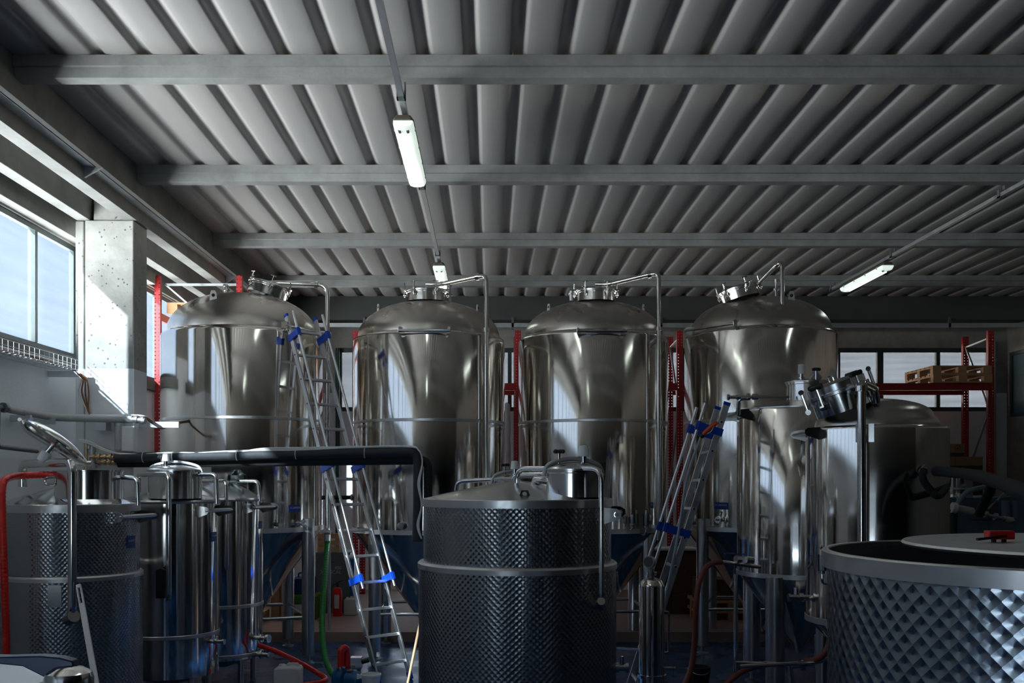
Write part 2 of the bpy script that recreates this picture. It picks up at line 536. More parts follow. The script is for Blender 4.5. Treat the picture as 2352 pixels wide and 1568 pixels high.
# purlins across the room
def purlin(idx, d):
    z = ROOF
    sec = [(0, 0), (0, -0.08), (0.025, -0.085), (0.035, -0.16), (0.165, -0.16), (0.175, -0.085), (0.20, -0.08), (0.20, 0)]
    mb = MB()
    x0, x1 = -3.60, WX1
    n = len(sec)
    vs = [(x0, d + a, z + b) for a, b in sec] + [(x1, d + a, z + b) for a, b in sec]
    fs = [(i, (i + 1) % n, n + (i + 1) % n, n + i) for i in range(n)] + [tuple(range(n)), tuple(reversed(range(n, 2 * n)))]
    mb.add(vs, fs)
    return struct('ceiling_beam', mb, M_PURLIN)
for i, d in enumerate((2.1, 4.8, 7.51, 10.14, 12.95, 15.64)):
    purlin(i, d)

# walls
mb = MB()
TH = 0.08
mb.box(WX0 - TH, WX0, WY0, WY1, 0, SILL)
mb.box(WX0 - TH, WX0, WY0, WY1, HEAD, ROOF + 0.12)
WIN_L = [(1.9, 10.75), (11.25, 16.4)]
edges = [WY0] + [e for w in WIN_L for e in w] + [WY1]
for a, b in zip(edges[0::2], edges[1::2]):
    mb.box(WX0 - TH, WX0, a, b, SILL, HEAD)
struct('wall_left', mb, M_WALL)
struct('unseen_dark_block', MB().box(WX0, WX1, WY0, 1.8, 3.1, ROOF + 0.03), mat('dark_block_panel', (0.10, 0.094, 0.086), 0.7, noise=0.2, nscale=2))  # unseen block, added to keep the tank reflections dark
RW0, RW1, RS, RH = -4.25, -1.25, 0.9, 3.3
mb = MB().box(WX0 - 0.3, WX1 + 0.3, WY0 - 0.12, WY0, 0, RS).box(WX0 - 0.3, WX1 + 0.3, WY0 - 0.12, WY0, RH, ROOF + 0.12)
mb.box(WX0 - 0.3, RW0, WY0 - 0.12, WY0, RS, RH).box(RW1, WX1 + 0.3, WY0 - 0.12, WY0, RS, RH)
struct('wall_rear', mb, M_DIM)
mb = MB()
mb.box(WX1, WX1 + 0.3, WY0, WY1, 0, EYE + 1.12); mb.box(WX1, WX1 + 0.3, WY0, WY1, EYE + 2.3, ROOF + 0.12)
mb.box(WX1, WX1 + 0.3, WY0, 14.0, EYE + 1.12, EYE + 2.3); mb.box(WX1, WX1 + 0.3, 18.12, WY1, EYE + 1.12, EYE + 2.3)
struct('wall_right', mb, M_SIDE)
BW0, BW1 = -2.78, 9.20
BS, BH = EYE + 1.24, EYE + 2.40
mb = MB()
mb.box(WX0 - 0.3, WX1 + 0.3, WY1, WY1 + 0.3, 0, BS); mb.box(WX0 - 0.3, WX1 + 0.3, WY1, WY1 + 0.3, BH, ROOF + 0.12)
mb.box(WX0 - 0.3, BW0, WY1, WY1 + 0.3, BS, BH); mb.box(BW1, WX1 + 0.3, WY1, WY1 + 0.3, BS, BH)
struct('wall_back', mb, M_WALL)

# windows
def side_window(name, x, y0, y1, z0, z1, step, m_pane, first=None, depth=0.05, split=None):
    mb = MB()
    w = 0.055
    mb.box(x - depth, x, y0, y1, z0, z0 + w); mb.box(x - depth, x, y0, y1, z1 - w, z1)
    mb.box(x - depth, x, y0, y0 + w, z0 + w, z1 - w); mb.box(x - depth, x, y1 - w, y1, z0 + w, z1 - w)
    y = first if first else y1 - step
    while y > y0 + 0.2:
        mb.box(x - depth - 0.01, x + 0.012, y - w / 2, y + w / 2, z0 + w, z1 - w)
        y -= step
    fr = struct(name, mb, M_FRAME)
    cut = split if split else y0 + 0.02
    MB().box(x - depth / 2 - 0.004, x - depth / 2 + 0.004, cut, y1 - 0.02, z0 + 0.02, z1 - 0.02).build('window_pane', m_pane, fr)
    if split:
        MB().box(x - depth / 2 - 0.004, x - depth / 2 + 0.004, y0 + 0.02, split, z0 + 0.02, z1 - 0.02).build('window_pane', M_PANE_CLEAR, fr)
    return fr
side_window('window_1', WX0 - 0.02, 1.9, 10.75, SILL, HEAD, 1.0, M_PANE, first=9.79)
side_window('window_2', WX0 - 0.02, 11.25, 16.4, SILL, HEAD, 1.0, M_PANE)
mb = MB()
y = WY1 + 0.05
w = 0.07
mb.box(BW0, BW1, y, y + 0.06, BS, BS + 0.08); mb.box(BW0, BW1, y, y + 0.06, BH - 0.08, BH)
for x in (BW0, -1.72, -0.66, 0.33, 1.4, 2.45, 3.5, 4.55, 5.6, 6.35, 7.10, 8.18, BW1 - 0.06):
    ww = 0.11 if abs(x - 7.10) < 0.01 else w
    mb.box(x - 0.0, x + ww, y - 0.012, y + 0.06, BS + 0.08, BH - 0.08)
fr = struct('window_3', mb, M_FRAME)
MB().box(BW0 + 0.02, BW1 - 0.02, y + 0.026, y + 0.034, BS + 0.02, BH - 0.02).build('window_pane', M_PANE_BACK, fr)
mb = MB()
y = WY0 - 0.08
mb.box(RW0, RW1, y, y + 0.05, RS, RS + 0.06).box(RW0, RW1, y, y + 0.05, RH - 0.06, RH)
for x in (RW0, -3.27, -2.28, RW1 - 0.06):
    mb.box(x, x + 0.06, y, y + 0.05, RS + 0.06, RH - 0.06)
fr = struct('added_rear_window', mb, M_FRAME)  # unseen window added to brighten the vats and their reflections
MB().box(RW0 + 0.02, RW1 - 0.02, y + 0.02, y + 0.028, RS + 0.02, RH - 0.02).build('window_pane', pane_material('bluish_pane', (0.14, 0.17, 0.205), (0.5, 0.5, 0.5), clear=0.99), fr)
mb = MB()
x = WX1 + 0.02
mb.box(x, x + 0.06, 14.0, 18.12, EYE + 1.12, EYE + 1.18); mb.box(x, x + 0.06, 14.0, 18.12, EYE + 2.24, EYE + 2.3)
for yy in (14.0, 15.3, 16.5, 18.06):
    mb.box(x, x + 0.06, yy, yy + 0.06, EYE + 1.18, EYE + 2.24)
fr = struct('window_4', mb, M_FRAME)
MB().box(x + 0.026, x + 0.034, 14.02, 18.10, EYE + 1.14, EYE + 2.28).build('window_pane', M_PANE_DIM, fr)
# closing panel behind the partition window
struct('wall_side_room', MB().box(WX1 + 0.3, WX1 + 0.34, WY0, WY1 + 0.3, 0, ROOF + 0.12), M_SIDE)

# sills, columns and girders along the window wall
struct('trim_1', MB().box(WX0 - 0.02, WX0 + 0.05, 1.85, 10.85, SILL - 0.13, SILL + 0.0), mat('sill_concrete', (0.15, 0.15, 0.14), 0.8, noise=0.3, nscale=9), bevel=0.006)
struct('trim_2', MB().box(WX0 - 0.02, WX0 + 0.05, 11.2, 16.45, SILL - 0.13, SILL + 0.0), bpy.data.materials['sill_concrete'], bevel=0.006)
for d in (10.15, 16.55):
    mb = MB()
    mb.box(-4.235, -4.146, d + 0.02, d + 0.42, 0, EYE + 2.64)
    mb.box(-4.128, -3.63, d, d + 0.40, 0, EYE + 2.64)
    mb.box(-4.15, -4.12, d + 0.05, d + 0.38, 0, EYE + 2.63)
    mb.box(-4.05, -3.76, d + 0.02, d + 0.40, EYE + 2.64, ROOF)
    struct('column', mb, M_CONC, bevel=0.012)
mb = MB(); mb.box(-3.75, -3.60, WY0, WY1, EYE + 2.64, ROOF + 0.03); struct('girder_beam', mb, M_BEAM, bevel=0.006)
mb = MB(); mb.box(-4.22, -4.08, WY0, WY1, EYE + 2.642, ROOF + 0.03); struct('girder_beam', mb, M_BEAM, bevel=0.006)
mb = MB(); mb.box(WX0, -4.33, WY0, 12.9, HEAD + 0.02, ROOF + 0.03).box(WX0, -4.42, 12.9, WY1, HEAD + 0.02, ROOF + 0.03); struct('lintel_beam', mb, M_BEAM, bevel=0.006)
# girder over the back windows, in dark greenish concrete
struct('girder_beam', MB().box(-3.60, WX1, 17.45, WY1, EYE + 2.79, ROOF + 0.02), mat('dark_girder_concrete', (0.06, 0.065, 0.06), 0.8, noise=0.2, nscale=3), bevel=0.01)
# baseboard-like dark plinth of the painted wall
struct('baseboard_left', MB().box(WX0, WX0 + 0.015, WY0, STEP, 0, 0.15), M_FRAME)

# daylight portals in the window openings (guide the sky light, add none)
def portal(loc, rot, sx, sy):
    ld = bpy.data.lights.new('daylight_portal', 'AREA'); ld.shape = 'RECTANGLE'; ld.size = sx; ld.size_y = sy
    ld.cycles.is_portal = True
    o = bpy.data.objects.new('daylight_portal', ld); COL.objects.link(o)
    o.location = loc; o.rotation_euler = rot
for a, b in WIN_L:
    portal((WX0 - 0.12, (a + b) / 2, (SILL + HEAD) / 2), (0, -PI / 2, 0), HEAD - SILL, b - a)
portal(((RW0 + RW1) / 2, WY0 - 0.14, (RS + RH) / 2), (PI / 2, 0, 0), RW1 - RW0, RH - RS)
portal(((BW0 + BW1) / 2, WY1 + 0.28, (BS + BH) / 2), (-PI / 2, 0, 0), BW1 - BW0, BH - BS)

# dark plane added behind the back wall, blocks the glow from below
struct('glow_blocker', MB().box(-30, 40, WY1 + 0.4, 60, -0.4, -0.2), mat('dark_blocker_plane', (0.10, 0.10, 0.10), 0.9, noise=0.2, nscale=3))
# ------------------------------------------------------------------ tanks
class Body:
    """a vertical cylinder that a tank's fittings sit on"""
    def __init__(self, x, y, r):
        self.x, self.y, self.r = x, y, r
    def at(self, ang, z, r=None):
        r = self.r if r is None else r
        return Vector((self.x + r * math.sin(ang), self.y - r * math.cos(ang), z))
    def n(self, ang):
        return Vector((math.sin(ang), -math.cos(ang), 0))
    def t(self, ang):
        return Vector((math.cos(ang), math.sin(ang), 0))
    def ang(self, px, r=None):
        r = self.r if r is None else r
        best, ba = 1e9, 0
        for k in range(-900, 901):
            a = k * 0.1 * PI / 180
            p = self.at(a, 0, r)
            e = abs(PX0 + p.x / p.y * F - px)
            if e < best - 1e-6:
                best, ba = e, a
        return ba
    def z(self, py, ang, r=None):
        return EYE + (PY0 - py) / F * self.at(ang, 0, r).y

def cone_dir(tilt_ang, tilt):
    """axis leaning by tilt (rad) towards the compass angle tilt_ang of Body.n"""
    return Vector((math.sin(tilt_ang) * math.sin(tilt), -math.cos(tilt_ang) * math.sin(tilt), math.cos(tilt)))

def manhole(root, c, axis, r, h, clamps=6, black=False, dome=0.05, phase=0.3, knob=False):
    """welded collar, domed lid and clamp screws"""
    u, v, a = frame_of(axis)
    col = MB().lathe([(r, 0), (r, h), (r * 1.06, h), (r * 1.06, h + 0.018), (r * 0.96, h + 0.018), (r * 0.96, 0)], c, a, 48, closed=True).build('manhole_collar', M_PIPE, root)
    top = Vector(c) + a * (h + 0.018)
    prof = [(r * 1.10, 0.0), (r * 1.10, 0.016)] + [(r * math.cos(t), 0.016 + dome * math.sin(t)) for t in [k * PI / 2 / 8 for k in range(9)]]
    lid = MB().lathe(prof, top, a, 48).build('manhole_lid', M_LID, root)
    for k in range(clamps):
        th = phase + 2 * PI * k / clamps
        d = u * math.cos(th) + v * math.sin(th)
        tg = -u * math.sin(th) + v * math.cos(th)
        b = top + d * (r * 1.13) - a * 0.07
        mb = MB().cyl(b, b + a * 0.17, 0.009, n=8)
        mb.cyl(b + a * 0.02, b + a * 0.05, 0.02, n=10)
        mb.bar(b + a * 0.092 - d * 0.04, b + a * 0.092 + d * 0.022, 0.028, 0.02)
        hm = M_BLACK if black else M_PIPE
        if not black:
            mb.cyl(b + a * 0.17 - tg * 0.035, b + a * 0.17 + tg * 0.035, 0.007, n=8)
        cl = mb.build('clamp_screw', M_PIPE, lid)
        if black:
            MB().lathe([(0.0, 0.0), (0.032, 0.002), (0.034, 0.02), (0.02, 0.03), (0, 0.032)], b + a * 0.16, a, 10).build('clamp_knob', M_BLACK, root)
    return lid

def ladder_bar(root, b, px0, px1, py, proud=0.10, grip=0.016, plate='both'):
    """a round bar between two welded bracket plates that a ladder hooks onto"""
    a0, a1 = b.ang(px0), b.ang(px1)
    am = (a0 + a1) / 2
    z = b.z(py, am, b.r + proud)
    p0, p1 = b.at(a0, z, b.r + proud), b.at(a1, z, b.r + proud)
    bar = MB().cyl(p0, p1, grip, n=14).build('ladder_bar', M_PIPE, root)
    for a, p in ((a0, p0), (a1, p1)):
        n = (b.n(a))
        poly = [(-proud - 0.02, 0.05), (-proud * 0.3, 0.05), (0.022, 0.022), (0.022, -0.02), (-proud * 0.2, -0.04), (-proud - 0.02, -0.075)]
        m = MB().prism(poly, p, n, (0, 0, 1), 0.006)
        m.cyl(p - b.t(a) * 0.012, p + b.t(a) * 0.012, grip * 0.55, n=10)
        m.build('bracket', M_LID, bar)
    return bar

def plate_text(root, b, px, py, w, h, text, number=None):
    a = b.ang(px)
    z = b.z(py, a)
    # plate follows the shell
    k = 10
    mb = MB()
    vs, fs = [], []
    for rr in (b.r + 0.001, b.r + 0.005):
        for zz in (z - h / 2, z + h / 2):
            for i in range(k + 1):
                vs.append(b.at(a + (i / k - 0.5) * w / b.r, zz, rr))
    m = k + 1
    for i in range(k):
        fs += [(i, i + 1, m + i + 1, m + i), (2 * m + i, 2 * m + i + 1, 3 * m + i + 1, 3 * m + i), (i, i + 1, 2 * m + i + 1, 2 * m + i), (m + i, m + i + 1, 3 * m + i + 1, 3 * m + i)]
    fs += [(0, m, 3 * m, 2 * m), (k, m + k, 3 * m + k, 2 * m + k)]
    pl = mb.add(vs, fs).build('maker_plate', M_PLATE, root)
    p = b.at(a, z + h * 0.10, b.r + 0.010)
    lettering(text, pl, p, b.t(a), (0, 0, 1), min(h * 0.40, w / 5.4), M_LETTER)
    if number:
        q = b.at(a, z - h * 0.5 - 0.055, b.r + 0.004)
        lettering(number, root, q, b.t(a), (0, 0, 1), 0.075, M_INK, name='tank_number')

def dial(root, b, px, py, r=0.035, digital=False):
    a = b.ang(px)
    z = b.z(py, a)
    n = (b.n(a) * 0.8 + Vector((-b.x, -b.y, 0)).normalized() * 0.6 + b.t(a) * (0.35 if not digital else -0.35)).normalized()
    p = b.at(a, z)
    stem = MB().cyl(p - b.n(a) * 0.01, p + b.n(a) * 0.09, 0.016, n=12)
    stem.cyl(p + b.n(a) * 0.02, p + b.n(a) * 0.045, 0.028, n=12)
    g = stem.build('thermometer', M_PIPE, root)
    c = p + b.n(a) * 0.10
    MB().lathe([(r * 0.6, -0.012), (r, -0.005), (r, 0.012), (r * 0.9, 0.014), (r * 0.88, 0.008), (0, 0.008)], c, n, 24).build('gauge_case', M_PIPE, g)
    MB().lathe([(r * 0.86, 0.0), (r * 0.86, 0.0018), (0, 0.0018)], c + n * 0.0085, n, 24).build('gauge_face', M_WHITE, g)
    u, v, w = frame_of(n)
    if digital:
        up = v if abs(v.z) > abs(u.z) else u
        sd = up.cross(n)
        MB().prism([(-r * .6, -r * .22), (r * .6, -r * .22), (r * .6, r * .22), (-r * .6, r * .22)], c + n * 0.0115, sd, up, 0.002).build('gauge_display', M_GREY, g)
    else:
        MB().bar(c + n * 0.0115 - u * r * 0.2, c + n * 0.0115 + (u + v) * r * 0.5, 0.004, 0.002, side=n.cross(u + v)).build('needle', M_INK, g)

def stub_valve(root, b, px, py, ln=0.07, r=0.017, name='sample_valve', knob=True):
    a = b.ang(px)
    z = b.z(py, a)
    p = b.at(a, z)
    n = b.n(a)
    mb = MB().cyl(p - n * 0.01, p + n * ln, r, n=14)
    mb.cyl(p + n * ln * 0.3, p + n * ln * 0.55, r * 1.5, n=14)
    mb.cyl(p + n * ln, p + n * (ln + 0.02), r * 1.35, n=14)
    o = mb.build(name, M_PIPE, root)
    if knob:
        MB().cyl(p + n * (ln * .75) + Vector((0, 0, r)), p + n * (ln * .75) + Vector((0, 0, r * 3.2)), r * 0.55, n=10).build('valve_spindle', M_PIPE, o)
    return o

def bubbler(root, b, px, py_top, py_bot, proud=0.10):
    """glass airlock on an elbow"""
    a = b.ang(px, b.r + proud)
    zt, zb = b.z(py_top, a, b.r + proud), b.z(py_bot, a, b.r + proud)
    p = b.at(a, 0, b.r + proud)
    h = zt - zb
    el = MB().tube(fillet([b.at(a + 0.0, zb - 0.02, b.r - 0.01), Vector((p.x, p.y, zb - 0.02)), Vector((p.x, p.y, zb + h * 0.3))], 0.05), 0.012, n=10)
    el.cyl((p.x, p.y, zb + h * .22), (p.x, p.y, zb + h * .30), 0.032, n=16)
    o = el.build('airlock_elbow', M_PIPE, root)
    MB().lathe([(0.034, 0), (0.034, h * .45), (0.031, h * .45), (0.031, 0.003), (0.0, 0.003)], (p.x, p.y, zb + h * .30), (0, 0, 1), 20).build('airlock_glass', M_GLASS, o)
    MB().cyl((p.x, p.y, zb + h * .32), (p.x, p.y, zb + h * .9), 0.012, n=12).build('airlock_stem', M_WHITE, o)
    MB().lathe([(0.0, 0), (0.016, 0), (0.016, h * .05), (0.0, h * .09)], (p.x, p.y, zb + h * .9), (0, 0, 1), 12).build('airlock_cap', M_RUST, o)

def glass_mat():
    m = bpy.data.materials.new('clear_plastic'); m.use_nodes = True
    t = m.node_tree; n = t.nodes; L = t.links
    n.remove(n['Principled BSDF'])
    tr = n.new('ShaderNodeBsdfTransparent'); tr.inputs[0].default_value = (0.82, 0.88, 0.90, 1)
    gl = n.new('ShaderNodeBsdfGlossy'); gl.inputs['Roughness'].default_value = 0.05
    fr = n.new('ShaderNodeFresnel'); fr.inputs[0].default_value = 1.5
    mx = n.new('ShaderNodeMixShader'); L.new(fr.outputs[0], mx.inputs[0]); L.new(tr.outputs[0], mx.inputs[1]); L.new(gl.outputs[0], mx.inputs[2])
    L.new(mx.outputs[0], n['Material Output'].inputs[0])
    return m
M_GLASS = glass_mat()

def tank_leg(root, x, y, ztop, r=0.075, zf=0.0):
    o = MB().cyl((x, y, zf + 0.10), (x, y, ztop), r, n=24).build('leg', M_LEG, root)
    MB().cyl((x, y, zf + 0.02), (x, y, zf + 0.12), 0.022, n=12).lathe([(0.075, 0), (0.075, 0.012), (0.03, 0.03), (0, 0.03)], (x, y, zf), (0, 0, 1), 20).build('levelling_foot', M_DULL, o)
    return o

def fermenter(label, x, y, R, z_bot, z_shoulder, dome_h, leg_angles, band_z, mh, pipe, lugs=(), bar=None):
    root = thing('fermentation_tank', (x, y, 0), label, 'tank', 'big conical fermentation tanks in a row')
    b = Body(x, y, R)
    sh = 0.075
    arc = [(R - 0.075 + 0.075 * math.cos(t), z_shoulder - 0.055 + 0.055 * math.sin(t)) for t in [k * PI / 2 / 6 for k in range(7)]]
    MB().lathe([(R - 0.02, z_bot + 0.001), (R, z_bot + 0.001)] + arc + [(R - 0.12, z_shoulder - 0.002)], (x, y, 0), n=112).build('shell', M_MIRROR, root)
    r0 = R - 0.065
    prof = [(r0, z_shoulder - 0.01), (r0, z_shoulder + 0.012)] + [(r0 * math.cos(t) ** 0.92, z_shoulder + 0.012 + (dome_h - 0.012) * math.sin(t)) for t in [k * PI / 2 / 16 for k in range(1, 17)]]
    MB().lathe(prof, (x, y, 0), n=96).build('dome', M_DOME, root)
    MB().lathe([(R + 0.001, band_z - 0.018), (R + 0.006, band_z - 0.014), (R + 0.006, band_z + 0.014), (R + 0.001, band_z + 0.018)], (x, y, 0), n=112).build('weld_band', M_BAND, root)
    MB().lathe([(R - 0.03, z_bot - 0.03), (R + 0.008, z_bot - 0.03), (R + 0.008, z_bot + 0.025), (R - 0.03, z_bot + 0.025)], (x, y, 0), n=112, closed=True).build('bottom_rim', M_BAND, root)
    zc = 0.34
    MB().lathe([(R - 0.005, z_bot - 0.025), (0.075, zc), (0.06, zc - 0.06), (0.0, zc - 0.06)], (x, y, 0), n=96).build('cone', M_MIRROR, root)
    MB().cyl((x, y, zc - 0.16), (x, y, zc - 0.02), 0.05, n=16).cyl((x, y, zc - 0.09), (x, y - 0.22, zc - 0.12), 0.03, n=12).build('outlet_valve', M_PIPE, root)
    legs = []
    for a, rr in leg_angles:
        p = b.at(a, 0, rr)
        legs.append(p)
        tank_leg(root, p.x, p.y, z_bot + 0.12 if rr > R - 0.02 else z_bot - 0.02)
    for i in range(len(legs)):
        p, q = legs[i], legs[(i + 1) % len(legs)]
        if (p - q).length < 1.9:
            MB().cyl((p.x, p.y, 0.54), (q.x, q.y, 0.54), 0.021, n=12).build('cross_bar', M_PIPE, root)
    return root, b

def on_dome(b, z_sh, dome_h, ang, rr):
    """point and normal of the domed top at radius rr"""
    r0 = b.r - 0.065
    c = min(0.999, (rr / r0)) ** (1 / 0.92)
    t = math.acos(c)
    z = z_sh + 0.012 + (dome_h - 0.012) * math.sin(t)
    slope = (dome_h / r0) * math.cos(t) / max(0.05, math.sin(t))
    n = (b.n(ang) * slope + Vector((0, 0, 1))).normalized()
    p = b.at(ang, z, rr)
    return p, n

def lug(root, c, face_n, s=0.055):
    u = Vector((face_n[0], face_n[1], 0)).normalized()
    sd = u.cross(Vector((0, 0, 1)))
    poly = [(-s * .75, -s * 1.1), (s * .75, -s * 1.1), (s * .6, s * .6), (s * .35, s), (-s * .35, s), (-s * .6, s * .6)]
    o = MB().prism(poly, c, sd, (0, 0, 1), 0.014).build('lifting_lug', M_BAND, root)
    MB().cyl(Vector(c) + u * 0.0078, Vector(c) + u * 0.0085, s * 0.36, n=16).build('lug_hole', M_HOLE, o)
    return o

# --- the four big fermenters along the back
T1 = fermenter('tall polished conical tank nearest the window wall, behind the leaning long ladder', -2.98, 12.02, 0.95, 1.57, 3.885, 0.49,
               [(math.radians(65), 0.95), (math.radians(-25), 0.90), (math.radians(-115), 0.90), (math.radians(155), 0.90)], EYE + 0.69, None, None)
r1, b1 = T1
T2 = fermenter('tall polished conical tank second from the window wall, behind the black insulated pipe end', -0.763, 12.47, 0.95, 1.53, 3.90, 0.46,
               [(math.radians(45), 0.86), (math.radians(-45), 0.86), (math.radians(-135), 0.86), (math.radians(135), 0.86)], EYE + 0.69, None, None)
r2, b2 = T2
T3 = fermenter('tall polished conical tank rising behind the patterned vat with the pipe loop', 1.319, 12.73, 0.95, 1.53, 3.945, 0.46,
               [(math.radians(45), 0.86), (math.radians(-45), 0.86), (math.radians(-135), 0.86), (math.radians(135), 0.86)], EYE + 0.70, None, None)
r3, b3 = T3
T4 = fermenter('tall polished conical tank farthest from the window wall, with a digital thermometer', 3.465, 12.78, 0.95, 1.54, 4.0, 0.47,
               [(math.radians(60), 0.90), (math.radians(-60), 0.97), (math.radians(-150), 0.90), (math.radians(150), 0.90)], EYE + 0.72, None, None)
r4, b4 = T4

def vent_pipe(root, pts, r=0.027, rad=0.12, clamps=()):
    o = MB().tube(fillet(pts, rad), r, n=14).build('vent_pipe', M_PIPE, root)
    for p, d in clamps:
        MB().cyl(Vector(p) - Vector(d) * 0.02, Vector(p) + Vector(d) * 0.02, r * 1.6, n=14).build('pipe_clamp', M_PIPE, o)
    return o

# tank one: manhole leaning to the aisle side, lug, pipe going down behind the ladder
c = W(612, 681, 11.95)
manhole(r1, c, cone_dir(math.radians(100), math.radians(17)), 0.235, 0.10, clamps=6, dome=0.04)
vent_pipe(r1, [W(600, 650, 11.95), W(640, 649, 11.9), W(752, 655, 11.9), W(752, 1235, 11.9)], r=0.028, rad=0.11, clamps=[(W(727, 653.6, 11.9), (1, 0, 0))])
MB().cyl(W(519, 684, 11.8), W(519, 656, 11.8), 0.026, n=14).cyl(W(519, 668, 11.8), W(519, 664, 11.8), 0.045, n=14).cyl(W(519, 658, 11.8), W(519, 653, 11.8), 0.036, n=14).build('top_nozzle', M_PIPE, r1)
p, n = on_dome(b1, 3.885, 0.49, math.radians(-14), 0.70)
lug(r1, p + Vector((0, 0, 0.045)), Vector((0.2, -1, 0)))
ladder_bar(r1, b1, 648, 741, 757)
plate_text(r1, b1, 677, 1167.5, 0.17, 0.082, 'X LAINOX', '4')
dial(r1, b1, 682, 1200, 0.037)
stub_valve(r1, b1, 637, 1204, 0.06)
# tank two
c = W(979, 692, 12.25)
manhole(r2, c, cone_dir(0, math.radians(3)), 0.235, 0.10, clamps=6, dome=0.04, phase=0.52)
vent_pipe(r2, [W(980, 652, 12.2), W(1010, 653, 12.1), W(1095, 635, 11.85), W(1117, 633, 11.76), W(1117, 1240, 11.76)], rad=0.1, clamps=[(W(1096, 635, 11.85), (1, -0.3, 0.1)), (W(1117, 757, 11.76), (0, 0, 1))])
MB().cyl(W(1034, 694, 12.35), W(1034, 654, 12.35), 0.016, n=10).cyl(W(1034, 679, 12.35), W(1034, 676, 12.35), 0.034, n=12).cyl(W(1034, 660, 12.35), W(1034, 655, 12.35), 0.026, n=12).build('relief_valve', M_DULL, r2)
ladder_bar(r2, b2, 923, 1029, 757)
stub_valve(r2, b2, 925, 1207, 0.06, 0.03, knob=False)
for s in (-62, 66):
    p, n = on_dome(b2, 3.90, 0.46, math.radians(s), 0.66)
    lug(r2, p + n * 0.03, (math.sin(math.radians(s)), -math.cos(math.radians(s)), 0), 0.04)
# tank three
c = W(1368, 692, 12.45)
manhole(r3, c, cone_dir(0, math.radians(3)), 0.235, 0.10, clamps=6, dome=0.04, phase=0.45)
vent_pipe(r3, [W(1370, 652, 12.4), W(1395, 653, 12.3), W(1492, 630, 12.05), W(1513, 627, 11.96), W(1513, 1240, 11.96)], rad=0.1, clamps=[(W(1492, 630, 12.05), (1, -0.3, 0.1)), (W(1513, 755, 11.96), (0, 0, 1))])
MB().cyl(W(1312, 690, 12.5), W(1312, 668, 12.5), 0.022, n=10).cyl(W(1312, 677, 12.5), W(1312, 673, 12.5), 0.036, n=12).build('relief_valve', M_DULL, r3)
ladder_bar(r3, b3, 1330, 1432, 759)
for s in (-60, 62):
    p, n = on_dome(b3, 3.945, 0.46, math.radians(s), 0.66)
    lug(r3, p + n * 0.03, (math.sin(math.radians(s)), -math.cos(math.radians(s)), 0), 0.04)
bubbler(r3, b3, 1452, 1178, 1212)
bubbler(r3, b3, 1484, 1165, 1225)
# tank four
c = W(1703, 687, 12.55)
manhole(r4, c, cone_dir(math.radians(-100), math.radians(15)), 0.235, 0.10, clamps=6, dome=0.04, phase=0.1)
vent_pipe(r4, [W(1722, 668, 12.5), W(1745, 647, 12.4), W(1784, 608, 12.2), W(1797, 601, 12.05), W(1797, 1240, 12.05)], rad=0.1, clamps=[(W(1797, 746, 12.05), (0, 0, 1))])
MB().cyl(W(1783, 684, 12.85), W(1783, 641, 12.85), 0.016, n=10).cyl(W(1783, 666, 12.85), W(1783, 662, 12.85), 0.034, n=12).cyl(W(1783, 648, 12.85), W(1783, 641, 12.85), 0.022, n=12).build('relief_valve', M_DULL, r4)
p, n = on_dome(b4, 4.0, 0.47, math.radians(22), 0.62)
lug(r4, p + Vector((0, 0, 0.05)), Vector((-0.2, -1, 0)))
ladder_bar(r4, b4, 1592, 1692, 750)
plate_text(r4, b4, 1657, 1161.5, 0.19, 0.085, 'X LAINOX', '7')
dial(r4, b4, 1659, 1193, 0.046, digital=True)
stub_valve(r4, b4, 1605, 1200, 0.06)
# ------------------------------------------------------------------ nearer vats
def vat_lid(root, b, z, R, h, flat=0.0, name='lid', m=None):
    prof = [(R, z)] + [(R * (1 - t), z + h * (1 - (1 - t) ** 1.25)) for t in [k / 12 for k in range(1, 13)]]
    return MB().lathe(prof, (b.x, b.y, 0), n=96).build(name, m or M_LID, root)

def rim_band(root, b, R, z0, z1, name='rim_band', t=0.008):
    return MB().lathe([(R - 0.02, z0), (R + t, z0), (R + t, z1 - 0.004), (R + t - 0.004, z1), (R - 0.02, z1)], (b.x, b.y, 0), n=96, closed=True).build(name, M_BAND, root)

def side_grip(root, b, a0, a1, z, proud=0.12, black=True):
    """ladder bar on the flank of a vat: bracket plates and a round grip"""
    p0, p1 = b.at(a0, z, b.r + proud), b.at(a1, z, b.r + proud)
    bar = MB().cyl(p0, p1, 0.019, n=14).build('ladder_bar', M_PIPE, root)
    for a, p in ((a0, p0), (a1, p1)):
        poly = [(-proud - 0.03, 0.045), (0.0, 0.035), (0.028, 0.018), (0.03, -0.012), (0.01, -0.032), (-proud * .4, -0.045), (-proud - 0.03, -0.075)]
        m = MB().prism(poly, p, b.n(a), (0, 0, 1), 0.006)
        m.cyl(p - b.t(a) * 0.014, p + b.t(a) * 0.014, 0.010, n=10)
        o = m.build('bracket', M_LID if a == a0 else M_BLACK, bar)
    return bar

